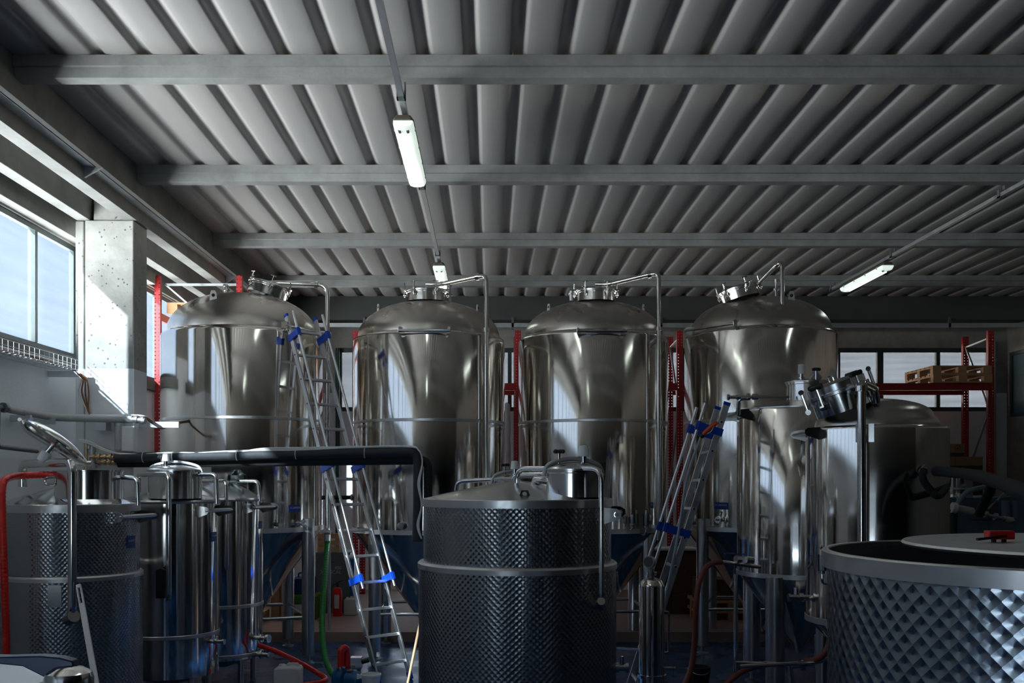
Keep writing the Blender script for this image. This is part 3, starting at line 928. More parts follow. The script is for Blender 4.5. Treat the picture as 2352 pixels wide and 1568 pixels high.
def bridge_lid(root, c, r, h_arm=0.09, cap_off=(0.0, 0.0), spoke=Vector((1, 0.25, 0))):
    """closed manhole lid with an arched clamp arm, hand screw and white valve cap"""
    c = Vector(c)
    MB().lathe([(r * 1.05, 0), (r * 1.05, 0.012), (r * 0.98, 0.022), (r * .7, 0.04), (r * .3, 0.055), (0, 0.058)], c, (0, 0, 1), 48).build('manhole_lid', M_LID, root)
    d = Vector(spoke).normalized()
    pts = [c - d * r * 1.12 - Vector((0, 0, .03)), c - d * r * 0.9 + Vector((0, 0, h_arm * .55)), c + Vector((0, 0, h_arm)), c + d * r * 0.9 + Vector((0, 0, h_arm * .55)), c + d * r * 1.12 - Vector((0, 0, .03))]
    MB().tube(spline(pts, 6), 0.014, n=8).build('clamp_arm', M_DULL, root)
    k = c - d * r * 0.55 + Vector((0, 0, h_arm * 0.8))
    s = MB().cyl(k - Vector((0, 0, .04)), k + Vector((0, 0, 0.06)), 0.010, n=10).build('clamp_screw', M_PIPE, root)
    m = MB()
    for i in range(5):
        t = 2 * PI * i / 5
        m.ball(k + Vector((0.026 * math.cos(t), 0.026 * math.sin(t), 0.06)), 0.014, 8)
    m.cyl(k + Vector((0, 0, .048)), k + Vector((0, 0, .07)), 0.024, n=12)
    m.build('clamp_knob', M_BLACK, s)
    q = c + Vector((cap_off[0], cap_off[1], 0.04))
    st = MB().cyl(q, q + Vector((0, 0, 0.07)), 0.020, n=14).build('valve_stem', M_PIPE, root)
    MB().lathe([(0.036, 0), (0.034, 0.02), (0.027, 0.065), (0.0, 0.068)], q + Vector((0, 0, 0.05)), (0, 0, 1), 20).build('valve_cap', M_WHITE, st)

M_PERL8 = perlage('engine_turned_steel', (0.40, 0.40, 0.40), 0.22, 0.60, 0.036, 0.0185)
M_PERL5 = perlage('engine_turned_steel_dark', (0.40, 0.41, 0.42), 0.22, 0.56, 0.036, 0.020)
M_PERL12 = perlage('large_swirl_steel', (0.42, 0.46, 0.50), 0.20, 0.70, 0.055, 0.029)

# --- patterned vat in the middle, with the big pipe loop
b8 = Body(0.176, 6.4, 0.60)
v8 = thing('storage_vat', (b8.x, b8.y, 0), 'dark patterned round vat with a bent pipe loop over its conical lid', 'tank')
MB().lathe([(0.60, 1.60), (0.60, 1.985)], (b8.x, b8.y, 0), n=112).build('upper_shell', M_PERL8, v8)
MB().lathe([(0.632, 0.06), (0.632, 1.60)], (b8.x, b8.y, 0), n=112).build('lower_shell', M_PERL8, v8)
MB().lathe([(0.59, 1.632), (0.625, 1.630), (0.638, 1.618), (0.638, 1.588), (0.59, 1.588)], (b8.x, b8.y, 0), n=112, closed=True).build('shoulder_band', M_BAND, v8)
rim_band(v8, b8, 0.602, 1.978, 2.028, 'rim_band')
vat_lid(v8, b8, 2.026, 0.600, 0.118)
MB().lathe([(0.60, 0.0), (0.62, 0.0), (0.62, 0.07), (0.60, 0.07)], (b8.x, b8.y, 0), n=64, closed=True).build('base_ring', M_BAND, v8)
c = Vector((0.515, 6.13, 2.04))
MB().lathe([(0.165, 0), (0.165, 0.145), (0.172, 0.15), (0.172, 0.158), (0.155, 0.158), (0.155, 0)], c, n=48, closed=True).build('manhole_collar', M_PIPE, v8)
bridge_lid(v8, c + Vector((0, 0, 0.16)), 0.165, 0.075, cap_off=(0.06, -0.02), spoke=Vector((1, 0.1, 0)))
lp = [W(1188, 1138, 6.28), W(1187, 1076, 6.28), W(1381, 1076, 5.90), W(1381, 1388, 5.90), W(1376, 1394, 6.10)]
MB().tube(fillet(lp, 0.075, 8), 0.0165, n=14).build('wash_pipe', M_PIPE, v8)
MB().cyl(W(1381, 1380, 5.88), W(1379, 1392, 5.98), 0.024, n=14).build('pipe_elbow', M_PIPE, v8)
q = W(1252, 1103, 6.2)
MB().tube(fillet([W(1228, 1122, 6.35), W(1228, 1098, 6.3), W(1262, 1101, 6.12)], 0.05), 0.021, n=12).cyl(W(1234, 1100, 6.3), W(1240, 1100, 6.27), 0.032, n=14).build('side_nozzle', M_PIPE, v8)
MB().tube(fillet([W(1290, 1088, 6.28), W(1180, 1090, 6.5), W(1178, 1125, 6.5)], 0.05), 0.014, n=12).build('lid_pipe', M_PIPE, v8)
lg = MB().prism([(-0.045, -0.03), (0.045, -0.03), (0.02, 0.035), (-0.02, 0.035)], W(1205, 1139, 5.93), (1, 0, 0), (0, 0, 1), 0.010).build('lifting_lug', M_BLACK, v8)
MB().cyl(W(1205, 1134, 5.922), W(1205, 1134, 5.92), 0.014, n=14).build('lug_hole', M_LID, lg)
side_grip(v8, b8, math.radians(58), math.radians(102), 1.935, 0.10)
stub_valve(v8, b8, 1408, 1532, 0.09, 0.022, name='outlet_valve')

# --- second lid peeping over it from behind
b9 = Body(0.244, 8.6, 0.50)
v9 = thing('storage_vat', (b9.x, b9.y, 0), 'smooth steel vat almost hidden behind the patterned vat, white cap showing above', 'tank')
MB().lathe([(0.50, 0.06), (0.50, 1.90)], (b9.x, b9.y, 0), n=64).build('shell', M_MIRROR, v9)
rim_band(v9, b9, 0.502, 1.90, 1.94)
vat_lid(v9, b9, 1.938, 0.5, 0.10)
MB().lathe([(0.47, 0.0), (0.49, 0.0), (0.49, 0.07), (0.47, 0.07)], (b9.x, b9.y, 0), n=48, closed=True).build('base_ring', M_BAND, v9)
c = Vector((W(1190, 1100, 8.3).x, 8.3, 1.97))
MB().lathe([(0.20, 0), (0.20, 0.16), (0.207, 0.165), (0.207, 0.173), (0.19, 0.173), (0.19, 0)], c, n=40, closed=True).build('manhole_collar', M_PIPE, v9)
bridge_lid(v9, c + Vector((0, 0, 0.174)), 0.2, 0.08, cap_off=(-0.03, -0.06), spoke=Vector((1, 0.1, 0)))
MB().tube(fillet([W(1047, 1146, 8.52), W(1049, 1105, 8.5), W(1137, 1101, 8.35), W(1153, 1116, 8.3)], 0.08), 0.020, n=12).cyl(W(1134, 1101, 8.35), W(1142, 1103, 8.34), 0.034, n=14).build('wash_pipe', M_PIPE, v9)

# --- patterned vat with the open lid at the window wall
b5 = Body(-3.50, 8.3, 0.55)
v5 = thing('storage_vat', (b5.x, b5.y, 0), 'dark patterned vat with its round manhole lid tipped open', 'tank')
MB().lathe([(0.55, 1.36), (0.55, 1.90)], (b5.x, b5.y, 0), n=112).build('upper_shell', M_PERL5, v5)
MB().lathe([(0.576, 0.06), (0.576, 1.36)], (b5.x, b5.y, 0), n=112).build('lower_shell', M_PERL5, v5)
MB().lathe([(0.54, 1.385), (0.57, 1.383), (0.582, 1.372), (0.582, 1.343), (0.54, 1.343)], (b5.x, b5.y, 0), n=112, closed=True).build('shoulder_band', M_BAND, v5)
rim_band(v5, b5, 0.552, 1.885, 1.95)
vat_lid(v5, b5, 1.948, 0.55, 0.16, m=M_PIPE)
MB().lathe([(0.54, 0.0), (0.56, 0.0), (0.56, 0.07), (0.54, 0.07)], (b5.x, b5.y, 0), n=64, closed=True).build('base_ring', M_BAND, v5)
c = Vector((-3.262, 8.1, 1.99))
co = MB().lathe([(0.262, 0), (0.262, 0.22), (0.272, 0.222), (0.272, 0.232), (0.254, 0.232), (0.254, 0)], c, n=64, closed=True).build('manhole_collar', M_PIPE, v5)
MB().tube(fillet([W(124, 1094, 7.95), W(103, 1098, 7.95), W(103, 1112, 7.95), W(124, 1112, 7.95)], 0.03), 0.011, n=10).build('collar_handle', M_PIPE, co)
# the tipped lid
n5 = Vector((-0.52, -0.30, -0.80)).normalized()
lc = W(131, 1013, 8.05)
prof = [(0.0, -0.055), (0.12, -0.05), (0.22, -0.03), (0.278, -0.004), (0.292, 0.004), (0.297, 0.016), (0.290, 0.026), (0.278, 0.024), (0.268, 0.006), (0.20, -0.018), (0.11, -0.036), (0.0, -0.042)]
lid5 = MB().lathe(prof, lc, n5, 64).build('manhole_lid', M_PIPE, v5)
ax = (W(205, 1063, 8.05) - W(58, 966, 8.05)); ax = (ax - n5 * ax.dot(n5)).normalized()
sd = n5.cross(ax)
MB().tube(fillet([lc - ax * 0.325 + n5 * 0.02, lc - ax * 0.25 + n5 * 0.06, lc + n5 * 0.055, lc + ax * 0.26 + n5 * 0.05, lc + ax * 0.33 + n5 * 0.0], 0.06), 0.021, n=10).cyl(lc - ax * 0.335 + n5 * .02 - sd * .03, lc - ax * 0.335 + n5 * .02 + sd * .03, 0.016, n=10).build('lid_arm', M_PIPE, lid5)
for a in (0.9, 2.2, 4.1, 5.4):
    d = ax * math.cos(a) + sd * math.sin(a)
    MB().bar(lc + d * 0.05 - n5 * 0.012, lc + d * 0.235 + n5 * 0.004, 0.012, 0.03, side=n5.cross(d)).build('lid_rib', M_LID, lid5)
k = lc + n5 * 0.05
sc = MB().cyl(lc - n5 * 0.03, lc + n5 * 0.14, 0.030, n=16).cyl(lc + n5 * 0.02, lc + n5 * 0.05, 0.042, n=16).build('lid_nozzle', M_PIPE, lid5)
MB().lathe([(0.044, 0), (0.046, 0.03), (0.033, 0.085), (0.0, 0.088)], lc + n5 * 0.12, n5, 20).build('nozzle_cap', M_WHITE, lid5)
MB().cyl(lc + ax * 0.33, W(214, 1080, 8.2), 0.014, n=10).build('lid_hinge', M_DULL, lid5)
lp = [W(52, 1118, 8.30), W(51, 1066, 8.30), W(166, 1061, 7.72), W(166, 1412, 7.72), W(150, 1422, 7.86)]
MB().tube(fillet(lp, 0.085, 8), 0.035, n=16).build('wash_pipe', M_PIPE, v5)
MB().cyl(W(170, 1414, 7.70), W(155, 1424, 7.80), 0.048, n=16).cyl(W(160, 1422, 7.77), W(132, 1420, 7.84), 0.032, n=14).build('pipe_elbow', M_PIPE, v5)
MB().prism([(-.05, -.085), (.05, -.085), (.05, .085), (-.05, .085)], b5.at(math.radians(12), 1.24, 0.580), b5.t(math.radians(12)), (0, 0, 1), 0.006).build('bracket_plate', M_PIPE, v5)
MB().tube(fillet([W(280, 1096, 8.1), W(316, 1098, 8.05), W(317, 1160, 8.05)], 0.05), 0.019, n=12).build('side_pipe', M_PIPE, v5)
side_grip(v5, b5, math.radians(56), math.radians(104), 1.845, 0.13)
plate_text(v5, b5, 301, 1244, 0.13, 0.10, 'X LAINOX')

# --- the two smooth vats behind it
def smooth_vat(label, x, y, R, z_rim, bands, lid_h, zb=0.30):
    root = thing('mixing_vat', (x, y, 0), label, 'tank', 'smooth steel vats in a row at the window wall')
    b = Body(x, y, R)
    MB().lathe([(R - 0.02, zb), (R, zb), (R, z_rim - 0.03)], (x, y, 0), n=96).build('shell', M_MIRROR, root)
    MB().lathe([(R - 0.02, z_rim - 0.035), (R + 0.004, z_rim - 0.033), (R + 0.016, z_rim - 0.016), (R + 0.010, z_rim), (R - 0.02, z_rim)], (x, y, 0), n=96, closed=True).build('rim_bead', M_BAND, root)
    vat_lid(root, b, z_rim - 0.004, R, lid_h)
    for i, zz in enumerate(bands):
        MB().lathe([(R + 0.001, zz - 0.018), (R + 0.006, zz - 0.014), (R + 0.006, zz + 0.014), (R + 0.001, zz + 0.018)], (x, y, 0), n=96).build('weld_band', M_BAND, root)
    MB().lathe([(R - 0.01, zb + 0.001), (0.06, zb - 0.12), (0, zb - 0.12)], (x, y, 0), n=64).build('bottom_cone', M_DULL, root)
    for a in (45, 135, -45, -135):
        p = b.at(math.radians(a), 0, R - 0.05)
        MB().cyl((p.x, p.y, 0.0), (p.x, p.y, zb + 0.02), 0.030, n=14).build('leg', M_LEG, root)
    return root, b
v6, b6 = smooth_vat('smooth steel vat between the open-lidded vat and the farther short vat', -3.085, 9.6, 0.46, 1.955, (0.683,), 0.12)
c = Vector((W(402, 1100, 9.35).x, 9.35, 1.97))
MB().lathe([(0.245, 0), (0.245, 0.245), (0.255, 0.247), (0.255, 0.258), (0.237, 0.258), (0.237, 0)], c, n=56, closed=True).build('manhole_collar', M_PIPE, v6)
bridge_lid(v6, c + Vector((0, 0, 0.258)), 0.245, 0.085, cap_off=(-0.07, -0.05), spoke=Vector((1, -0.15, 0)))
MB().tube(fillet([W(318, 1130, 9.3), W(318, 1089, 9.3), W(388, 1089, 8.95), W(388, 1372, 8.95), W(386, 1378, 9.16)], 0.06, 8), 0.023, n=14).build('wash_pipe', M_PIPE, v6)
MB().tube(fillet([W(455, 1089, 9.3), W(496, 1089, 9.25), W(498, 1157, 9.25)], 0.05), 0.022, n=12).build('side_pipe', M_PIPE, v6)
MB().prism([(-.045, -.13), (.03, -.13), (.045, -.02), (.045, .12), (.0, .14), (-.045, .12)], W(371, 1340, 8.97), (1, 0, 0), (0, 0, 1), 0.04).build('valve_lever', M_BLACK, v6)
side_grip(v6, b6, math.radians(52), math.radians(100), 1.855, 0.12)
plate_text(v6, b6, 491, 1232, 0.10, 0.09, 'X LAINOX')
stub_valve(v6, b6, 486, 1472, 0.12, 0.02)
v7, b7 = smooth_vat('short smooth steel vat in front of the tank nearest the window wall', -2.82, 10.5, 0.42, 1.955, (0.845, 0.34), 0.20)
MB().tube(fillet([W(462, 1135, 10.4), W(462, 1105, 10.35), W(519, 1105, 10.0), W(521, 1300, 10.0), W(521, 1306, 10.16)], 0.05, 8), 0.021, n=12).build('wash_pipe', M_PIPE, v7)
MB().tube(fillet([W(523, 1125, 10.35), W(525, 1104, 10.35), W(593, 1104, 10.3), W(597, 1150, 10.3)], 0.05), 0.020, n=12).build('side_pipe', M_PIPE, v7)
MB().lathe([(0.10, 0), (0.10, 0.11), (0.045, 0.15), (0.03, 0.17), (0.0, 0.17)], Vector((W(545, 1100, 10.4).x, 10.4, 2.08)), n=32).build('lid_dome', M_GLASS, v7)
side_grip(v7, b7, math.radians(50), math.radians(100), 1.86, 0.12)
plate_text(v7, b7, 598, 1205, 0.08, 0.08, 'X LAINOX')
a = math.radians(70)
for zz, lev in ((EYE - 363 / F * 10.4, False), (EYE - 402 / F * 10.35, True)):
    p = b7.at(a, zz)
    m = MB().cyl(p, p + b7.n(a) * 0.15, 0.022, n=14).cyl(p + b7.n(a) * .05, p + b7.n(a) * .07, 0.042, n=14).cyl(p + b7.n(a) * .12, p + b7.n(a) * .15, 0.045 if not lev else 0.03, n=14)
    vo = m.build('outlet_valve', M_PIPE, v7)
    if lev:
        MB().bar(p + b7.n(a) * .09 + Vector((0, 0, .03)), p + b7.n(a) * .09 + Vector((.17, -.08, .05)), 0.018, 0.008).build('valve_lever', M_BLUE, vo)

# --- taller pair on the other side
b10 = Body(W(1835, 0, 10.3).x, 10.3, 0.625)
v10 = thing('brewing_vat', (b10.x, b10.y, 0), 'smooth legged vat beside the short ladder, pipe branching off its lid', 'tank')
zr, zb = 2.86, 1.195
MB().lathe([(0.60, zb), (0.625, zb), (0.625, zr - 0.02), (0.615, zr)], (b10.x, b10.y, 0), n=112).build('shell', M_MIRROR, v10)
MB().lathe([(0.60, zb - 0.03), (0.633, zb - 0.03), (0.633, zb + 0.015), (0.60, zb + 0.015)], (b10.x, b10.y, 0), n=96, closed=True).build('bottom_rim', M_BAND, v10)
MB().lathe([(0.618, zr - 0.004), (0.618, zr + 0.008), (0.30, zr + 0.085), (0.0, zr + 0.13)], (b10.x, b10.y, 0), n=96).build('lid', M_LID, v10)
MB().lathe([(0.615, zb - 0.02), (0.06, 0.42), (0.05, 0.36), (0, 0.36)], (b10.x, b10.y, 0), n=96).build('cone', M_MIRROR, v10)
c = Vector((W(1857, 0, 10.2).x, 10.2, zr + 0.05))
MB().lathe([(0.215, 0), (0.215, 0.20), (0.225, 0.205), (0.225, 0.222), (0.205, 0.222), (0.205, 0)], c, n=56, closed=True).build('manhole_collar', M_PIPE, v10)
t_ = c + Vector((0, 0, 0.222))
MB().lathe([(0.235, 0), (0.235, 0.012), (0.15, 0.03), (0.0, 0.04)], t_, n=48).build('manhole_lid', M_LID, v10)
q = W(1841, 880, 10.1)
st = MB().cyl((q.x, q.y, t_.z), (q.x, q.y, t_.z + 0.10), 0.022, n=14).cyl((q.x, q.y, t_.z + .04), (q.x, q.y, t_.z + .05), 0.034, n=14).build('valve_stem', M_PIPE, v10)
MB().lathe([(0.034, 0), (0.036, 0.03), (0.036, 0.05), (0.033, 0.055), (0.032, 0.095), (0.0, 0.098)], (q.x, q.y, t_.z + 0.085), n=20).build('valve_cap', M_WHITE, st)
q = W(1875, 880, 10.0)
st = MB().cyl((q.x, q.y, t_.z - 0.12), (q.x, q.y, t_.z + 0.12), 0.014, n=12).build('clamp_screw', M_PIPE, v10)
m = MB()
for i in range(5):
    t = 2 * PI * i / 5
    m.ball((q.x + 0.03 * math.cos(t), q.y + 0.03 * math.sin(t), t_.z + 0.12), 0.017, 8)
m.cyl((q.x, q.y, t_.z + .105), (q.x, q.y, t_.z + .135), 0.028, n=12).build('clamp_knob', M_BLACK, st)
MB().tube(spline([t_ + Vector((-0.02, -0.1, 0.03)), t_ + Vector((0.03, -0.12, 0.09)), t_ + Vector((0.09, -0.1, 0.04))], 6), 0.02, n=10).build('clamp_arm', M_DULL, v10)
yy = 9.95
MB().cyl(W(1812, 911, yy + .1), W(1672, 912, yy), 0.017, n=12).cyl(W(1740, 911, yy), W(1728, 911, yy), 0.032, n=14).cyl(W(1722, 911, yy), W(1716, 911, yy), 0.036, n=14).cyl(W(1700, 912, yy), W(1692, 912, yy), 0.026, n=12).cyl(W(1675, 912, yy), W(1671, 912, yy), 0.030, n=12).build('branch_pipe', M_PIPE, v10)
MB().tube(fillet([W(1722, 914, yy), W(1697, 914, yy), W(1696, 952, yy + .05)], 0.08), 0.022, n=12).build('elbow_pipe', M_PIPE, v10)
side_grip(v10, b10, math.radians(-112), math.radians(-70), EYE + 150 / F * 10.2, 0.11)
for px, d in ((1780, 9.83), (1727, 10.62), (1990, 10.4), (1890, 10.85)):
    p = W(px, 0, d)
    tank_leg(v10, p.x, p.y, zb - 0.01, r=0.092)
MB().cyl(W(1690, 1318, 9.95), W(1690, 1540, 9.95), 0.022, n=12).build('drain_pipe', M_PIPE, v10)
MB().cyl(W(1745, 1302, 9.75), W(1655, 1290, 9.55), 0.020, n=12).cyl(W(1728, 1286, 9.7), W(1712, 1285, 9.66), 0.034, n=14).cyl(W(1700, 1284, 9.62), W(1690, 1284, 9.6), 0.036, n=14).build('outlet_valve', M_PIPE, v10)
MB().bar(W(1712, 1272, 9.64), W(1664, 1271, 9.55), 0.02, 0.01).build('valve_lever', M_BLUE, v10)
MB().cyl(W(1690, 1521, 9.6), W(1800, 1524, 9.6), 0.018, n=12).cyl(W(1800, 1524, 9.6), W(1815, 1540, 9.6), 0.03, n=12).cyl(W(1812, 1532, 9.6), W(1818, 1575, 9.6), 0.034, n=14).cyl(W(1818, 1530, 9.6), W(1880, 1517, 9.55), 0.03, n=14).cyl(W(1838, 1528, 9.6), W(1846, 1526, 9.6), 0.055, n=14).build('drain_manifold', M_PIPE, v10)

b11 = Body(3.374, 8.7, 0.588)
v11 = thing('brewing_vat', (b11.x, b11.y, 0), 'smooth domed vat with a slanted manhole and black insulated hose', 'tank')
zr, zb, R = 2.60, 0.94, 0.588
arc = [(R - 0.03 + 0.03 * math.cos(t), zr - 0.03 + 0.03 * math.sin(t)) for t in [k * PI / 2 / 5 for k in range(6)]]
MB().lathe([(R - 0.02, zb), (R, zb)] + arc + [(R - 0.12, zr)], (b11.x, b11.y, 0), n=112).build('shell', M_MIRROR, v11)
r0 = R - 0.075
prof = [(r0, zr - 0.005), (r0, zr + 0.02), (r0 - 0.012, zr + 0.06), (r0 - 0.05, zr + 0.10)] + [((r0 - 0.05) * math.cos(t), zr + 0.10 + 0.15 * math.sin(t)) for t in [k * PI / 2 / 12 for k in range(1, 13)]]
MB().lathe(prof, (b11.x, b11.y, 0), n=96).build('dome', M_DOME, v11)
MB().lathe([(R - 0.03, zb - 0.03), (R + 0.008, zb - 0.03), (R + 0.008, zb + 0.02), (R - 0.03, zb + 0.02)], (b11.x, b11.y, 0), n=96, closed=True).build('bottom_rim', M_BAND, v11)
MB().lathe([(R - 0.01, zb - 0.02), (0.07, 0.40), (0.06, 0.30), (0, 0.30)], (b11.x, b11.y, 0), n=96).build('cone', M_MIRROR, v11)
for a in (45, 135, -45, -135):
    p = b11.at(math.radians(a), 0, R - 0.09)
    tank_leg(v11, p.x, p.y, zb - 0.01, r=0.055)
axm = cone_dir(math.radians(-92), math.radians(20))
c = W(1938, 934, 8.45)
u, v, a_ = frame_of(axm)
col = MB().lathe([(0.235, -0.03), (0.235, 0.10), (0.262, 0.10), (0.262, 0.125), (0.22, 0.125), (0.22, -0.03)], c, axm, 56, closed=True).build('manhole_collar', M_PIPE, v11)
lid = MB().lathe([(0.262, 0.130), (0.262, 0.155), (0.24, 0.16), (0.24, 0.215), (0.20, 0.232), (0.0, 0.245)], c, axm, 56).build('manhole_lid', M_LID, v11)
MB().tube(fillet([c + axm * 0.235 - u * 0.06 - v * .02, c + axm * 0.285 - u * 0.06 - v * .02, c + axm * 0.285 + u * 0.06 - v * .02, c + axm * 0.235 + u * 0.06 - v * .02], 0.02), 0.008, n=8).build('lid_handle', M_PIPE, lid)
for th in (200, 250, 20, 70, 130, 310):
    t = math.radians(th)
    d = u * math.cos(t) + v * math.sin(t)
    tg = -u * math.sin(t) + v * math.cos(t)
    p = c + d * 0.285
    m = MB().cyl(p + axm * 0.05, p + axm * 0.235, 0.014, n=10).cyl(p + axm * 0.055 - tg * .02, p + axm * .055 + tg * .02, 0.024, n=10)
    s = m.build('clamp_screw', M_PIPE, lid)
    MB().cyl(p + axm * 0.235 - tg * 0.055, p + axm * 0.235 + tg * 0.055, 0.021, n=10).build('clamp_grip', M_BLACK, v11)
MB().tube(fillet([W(2013, 925, 8.32), W(2008, 892, 8.3), W(1979, 878, 8.05), W(1979, 1440, 8.05)], 0.07, 8), 0.0335, n=16).build('wash_pipe', M_PIPE, v11)
MB().cyl(W(1979, 886, 8.05), W(1979, 898, 8.05), 0.048, n=16).build('pipe_clamp', M_PIPE, v11)
for px in (1972, 2001):
    a = b11.ang(px)
    MB().prism([(-.022, -.075), (.022, -.075), (.022, .075), (-.022, .075)], b11.at(a, 2.53, R + 0.004), b11.t(a), (0, 0, 1), 0.006).build('bracket_plate', M_PIPE, v11)
MB().prism([(-.07, -.035), (.07, -.035), (.07, .035), (-.07, .035)], b11.at(b11.ang(1979), 2.52, R + 0.07), b11.n(b11.ang(1979)), (0, 0, 1), 0.02).build('pipe_bracket', M_LID, v11)
side_grip(v11, b11, math.radians(-118), math.radians(-72), EYE + 107 / F * 8.6, 0.11)
bubbler(v11, b11, 1888, 1253, 1335, proud=0.09)
stub_valve(v11, b11, 1850, 1372, 0.16, 0.026, name='outlet_valve')
af = b11.ang(2122)
pf = b11.at(af, EYE + 20 / F * 8.2)
MB().cyl(pf - b11.n(af) * .01, pf + b11.n(af) * .06, 0.03, n=14).cyl(pf + b11.n(af) * .02, pf + b11.n(af) * .04, 0.05, n=16).build('hose_flange', M_PIPE, v11)
MB().tube(fillet([W(1700, 1530, 8.9), W(1880, 1520, 8.9), W(1915, 1500, 8.8)], .05), 0.02, n=10).build('drain_pipe', M_PIPE, v11)

# --- open vat close to the camera with its floating lid pushed aside
b12 = Body(1.80, 3.15, 0.70)
v12 = thing('open_vat', (b12.x, b12.y, 0), 'big swirl-patterned open vat with a steel lid pushed aside on its rim', 'tank')
ZR = 1.917
MB().lathe([(0.694, 0.06), (0.694, ZR - 0.045)], (b12.x, b12.y, 0), n=144, caps=False).build('shell', M_PERL12, v12)
MB().lathe([(0.690, ZR - 0.055), (0.712, ZR - 0.055), (0.712, ZR - 0.005), (0.707, ZR), (0.690, ZR), (0.687, ZR - 0.004)], (b12.x, b12.y, 0), n=144, closed=True).build('rim_band', M_BAND, v12)
MB().lathe([(0.688, ZR - 0.004), (0.688, 0.5), (0.0, 0.46)], (b12.x, b12.y, 0), n=96, caps=False).build('inner_wall', M_DULL, v12)
MB().lathe([(0.66, 0.0), (0.685, 0.0), (0.685, 0.07), (0.66, 0.07)], (b12.x, b12.y, 0), n=64, closed=True).build('base_ring', M_BAND, v12)
cl = Vector((2.085, 3.30, ZR + 0.001))
lid12 = MB().lathe([(0.64, 0.0), (0.66, 0.002), (0.668, 0.010), (0.662, 0.018), (0.645, 0.019), (0.3, 0.021), (0.0, 0.022)], cl, n=128).build('vat_lid', mat('floating_lid_steel', (0.80, 0.80, 0.84), 0.48, 1.0, noise=0.25, nscale=5, rvar=0.12, bump=0.06, bscale=7))
tag(lid12, 'round flat steel lid lying across the rim of the open vat', 'lid')
pp = W(2294, 1213, 3.35)
pz = ZR + 0.023
pump = thing('hand_pump', (pp.x, pp.y, pz), 'red hand pump with a black lever on the steel lid', 'pump')
MB().box(pp.x - 0.042, pp.x + 0.046, pp.y - 0.02, pp.y + 0.02, pz + 0.008, pz + 0.037).build('pump_body', M_REDPAINT, pump, bevel=0.004)
MB().bar((pp.x - 0.095, pp.y - 0.045, pz + 0.010), (pp.x + 0.01, pp.y - 0.026, pz + 0.020), 0.012, 0.008).build('lever', M_BLACK, pump)
for dx in (-0.022, 0.012):
    MB().cyl((pp.x + dx, pp.y - 0.01, pz - 0.001), (pp.x + dx, pp.y - 0.01, pz + 0.009), 0.008, n=10).build('foot', M_BLACK, pump)
# ------------------------------------------------------------------ lights and conduits under the roof
def lamp_materials():
    m = bpy.data.materials.new('lit_diffuser'); m.use_nodes = True
    b = m.node_tree.nodes['Principled BSDF']
    b.inputs['Base Color'].default_value = (0.75, 0.80, 0.76, 1)
    b.inputs['Roughness'].default_value = 0.3
    b.inputs['Emission Color'].default_value = (0.86, 1.0, 0.92, 1)
    b.inputs['Emission Strength'].default_value = 0.34
    m2 = m.copy(); m2.name = 'lit_tube'
    m2.node_tree.nodes['Principled BSDF'].inputs['Emission Strength'].default_value = 5.0
    return m, m2
M_DIFF, M_TUBELIT = lamp_materials()

def strip_light(x, z, y0, y1, label):
    """weatherproof fluorescent fixture hung under a conduit"""
    root = thing('strip_light', (x, y0, z), label, 'light', 'fluorescent strip lights under the roof')
    h = 0.05
    # housing tray with chamfered ends
    sec = [(-0.055, 0.045), (-0.083, 0.010), (-0.083, -0.008), (0.083, -0.008), (0.083, 0.010), (0.055, 0.045)]
    mb = MB()
    n = len(sec)
    vs, fs = [], []
    rows = [(y0, 0.72, 0.0), (y0 + 0.06, 1.0, 1.0), (y1 - 0.06, 1.0, 1.0), (y1, 0.72, 0.0)]
    for yy, k, e in rows:
        vs += [(x + a * k, yy, z + (b if e else b * 0.6)) for a, b in sec]
    for j in range(3):
        fs += [(j * n + i, j * n + (i + 1) % n, (j + 1) * n + (i + 1) % n, (j + 1) * n + i) for i in range(n)]
    fs += [tuple(range(n)), tuple(reversed(range(3 * n, 4 * n)))]
    mb.add(vs, fs).build('housing', M_CAP, root)
    sec2 = [(-0.080, -0.009), (-0.080, -0.030), (-0.066, -0.058), (-0.030, -0.070), (0.030, -0.070), (0.066, -0.058), (0.080, -0.030), (0.080, -0.009)]
    n = len(sec2)
    vs, fs = [], []
    rows = [(y0 + 0.02, 0.94, 0.75), (y0 + 0.05, 1.0, 1.0), (y1 - 0.05, 1.0, 1.0), (y1 - 0.02, 0.94, 0.75)]
    for yy, k, e in rows:
        vs += [(x + a * k, yy, z - 0.009 + (b + 0.009) * e) for a, b in sec2]
    for j in range(3):
        fs += [(j * n + i, j * n + (i + 1) % n, (j + 1) * n + (i + 1) % n, (j + 1) * n + i) for i in range(n)]
    fs += [tuple(range(n)), tuple(reversed(range(3 * n, 4 * n)))]
    d = MB().add(vs, fs).build('diffuser', M_DIFF, root)
    for s in (-1, 1):
        MB().cyl((x + s * 0.032, y0 + 0.13, z - 0.064), (x + s * 0.032, y1 - 0.12, z - 0.064), 0.0105, n=10).build('tube', M_TUBELIT, root)
        MB().cyl((x + s * 0.032, y0 + 0.07, z - 0.064), (x + s * 0.032, y0 + 0.13, z - 0.064), 0.013, n=10).build('tube_end', M_CAP, root)
    for k in range(4):
        yy = y0 + 0.2 + k * (y1 - y0 - 0.4) / 3
        for s in (-1, 1):
            MB().box(x + s * 0.080 - 0.006, x + s * 0.080 + 0.006, yy - 0.012, yy + 0.012, z - 0.03, z + 0.004).build('clip', M_TUBE, root)
    return root
strip_light(-0.683, EYE + 2.825, 7.80, 9.45, 'near strip light hanging in the open roof bay, wholly visible')
strip_light(-0.675, EYE + 2.83, 13.15, 14.75, 'strip light just above the lid of the second conical tank')
strip_light(5.255, EYE + 2.83, 13.12, 14.75, 'strip light on the far conduit, beyond the tank with the digital thermometer')

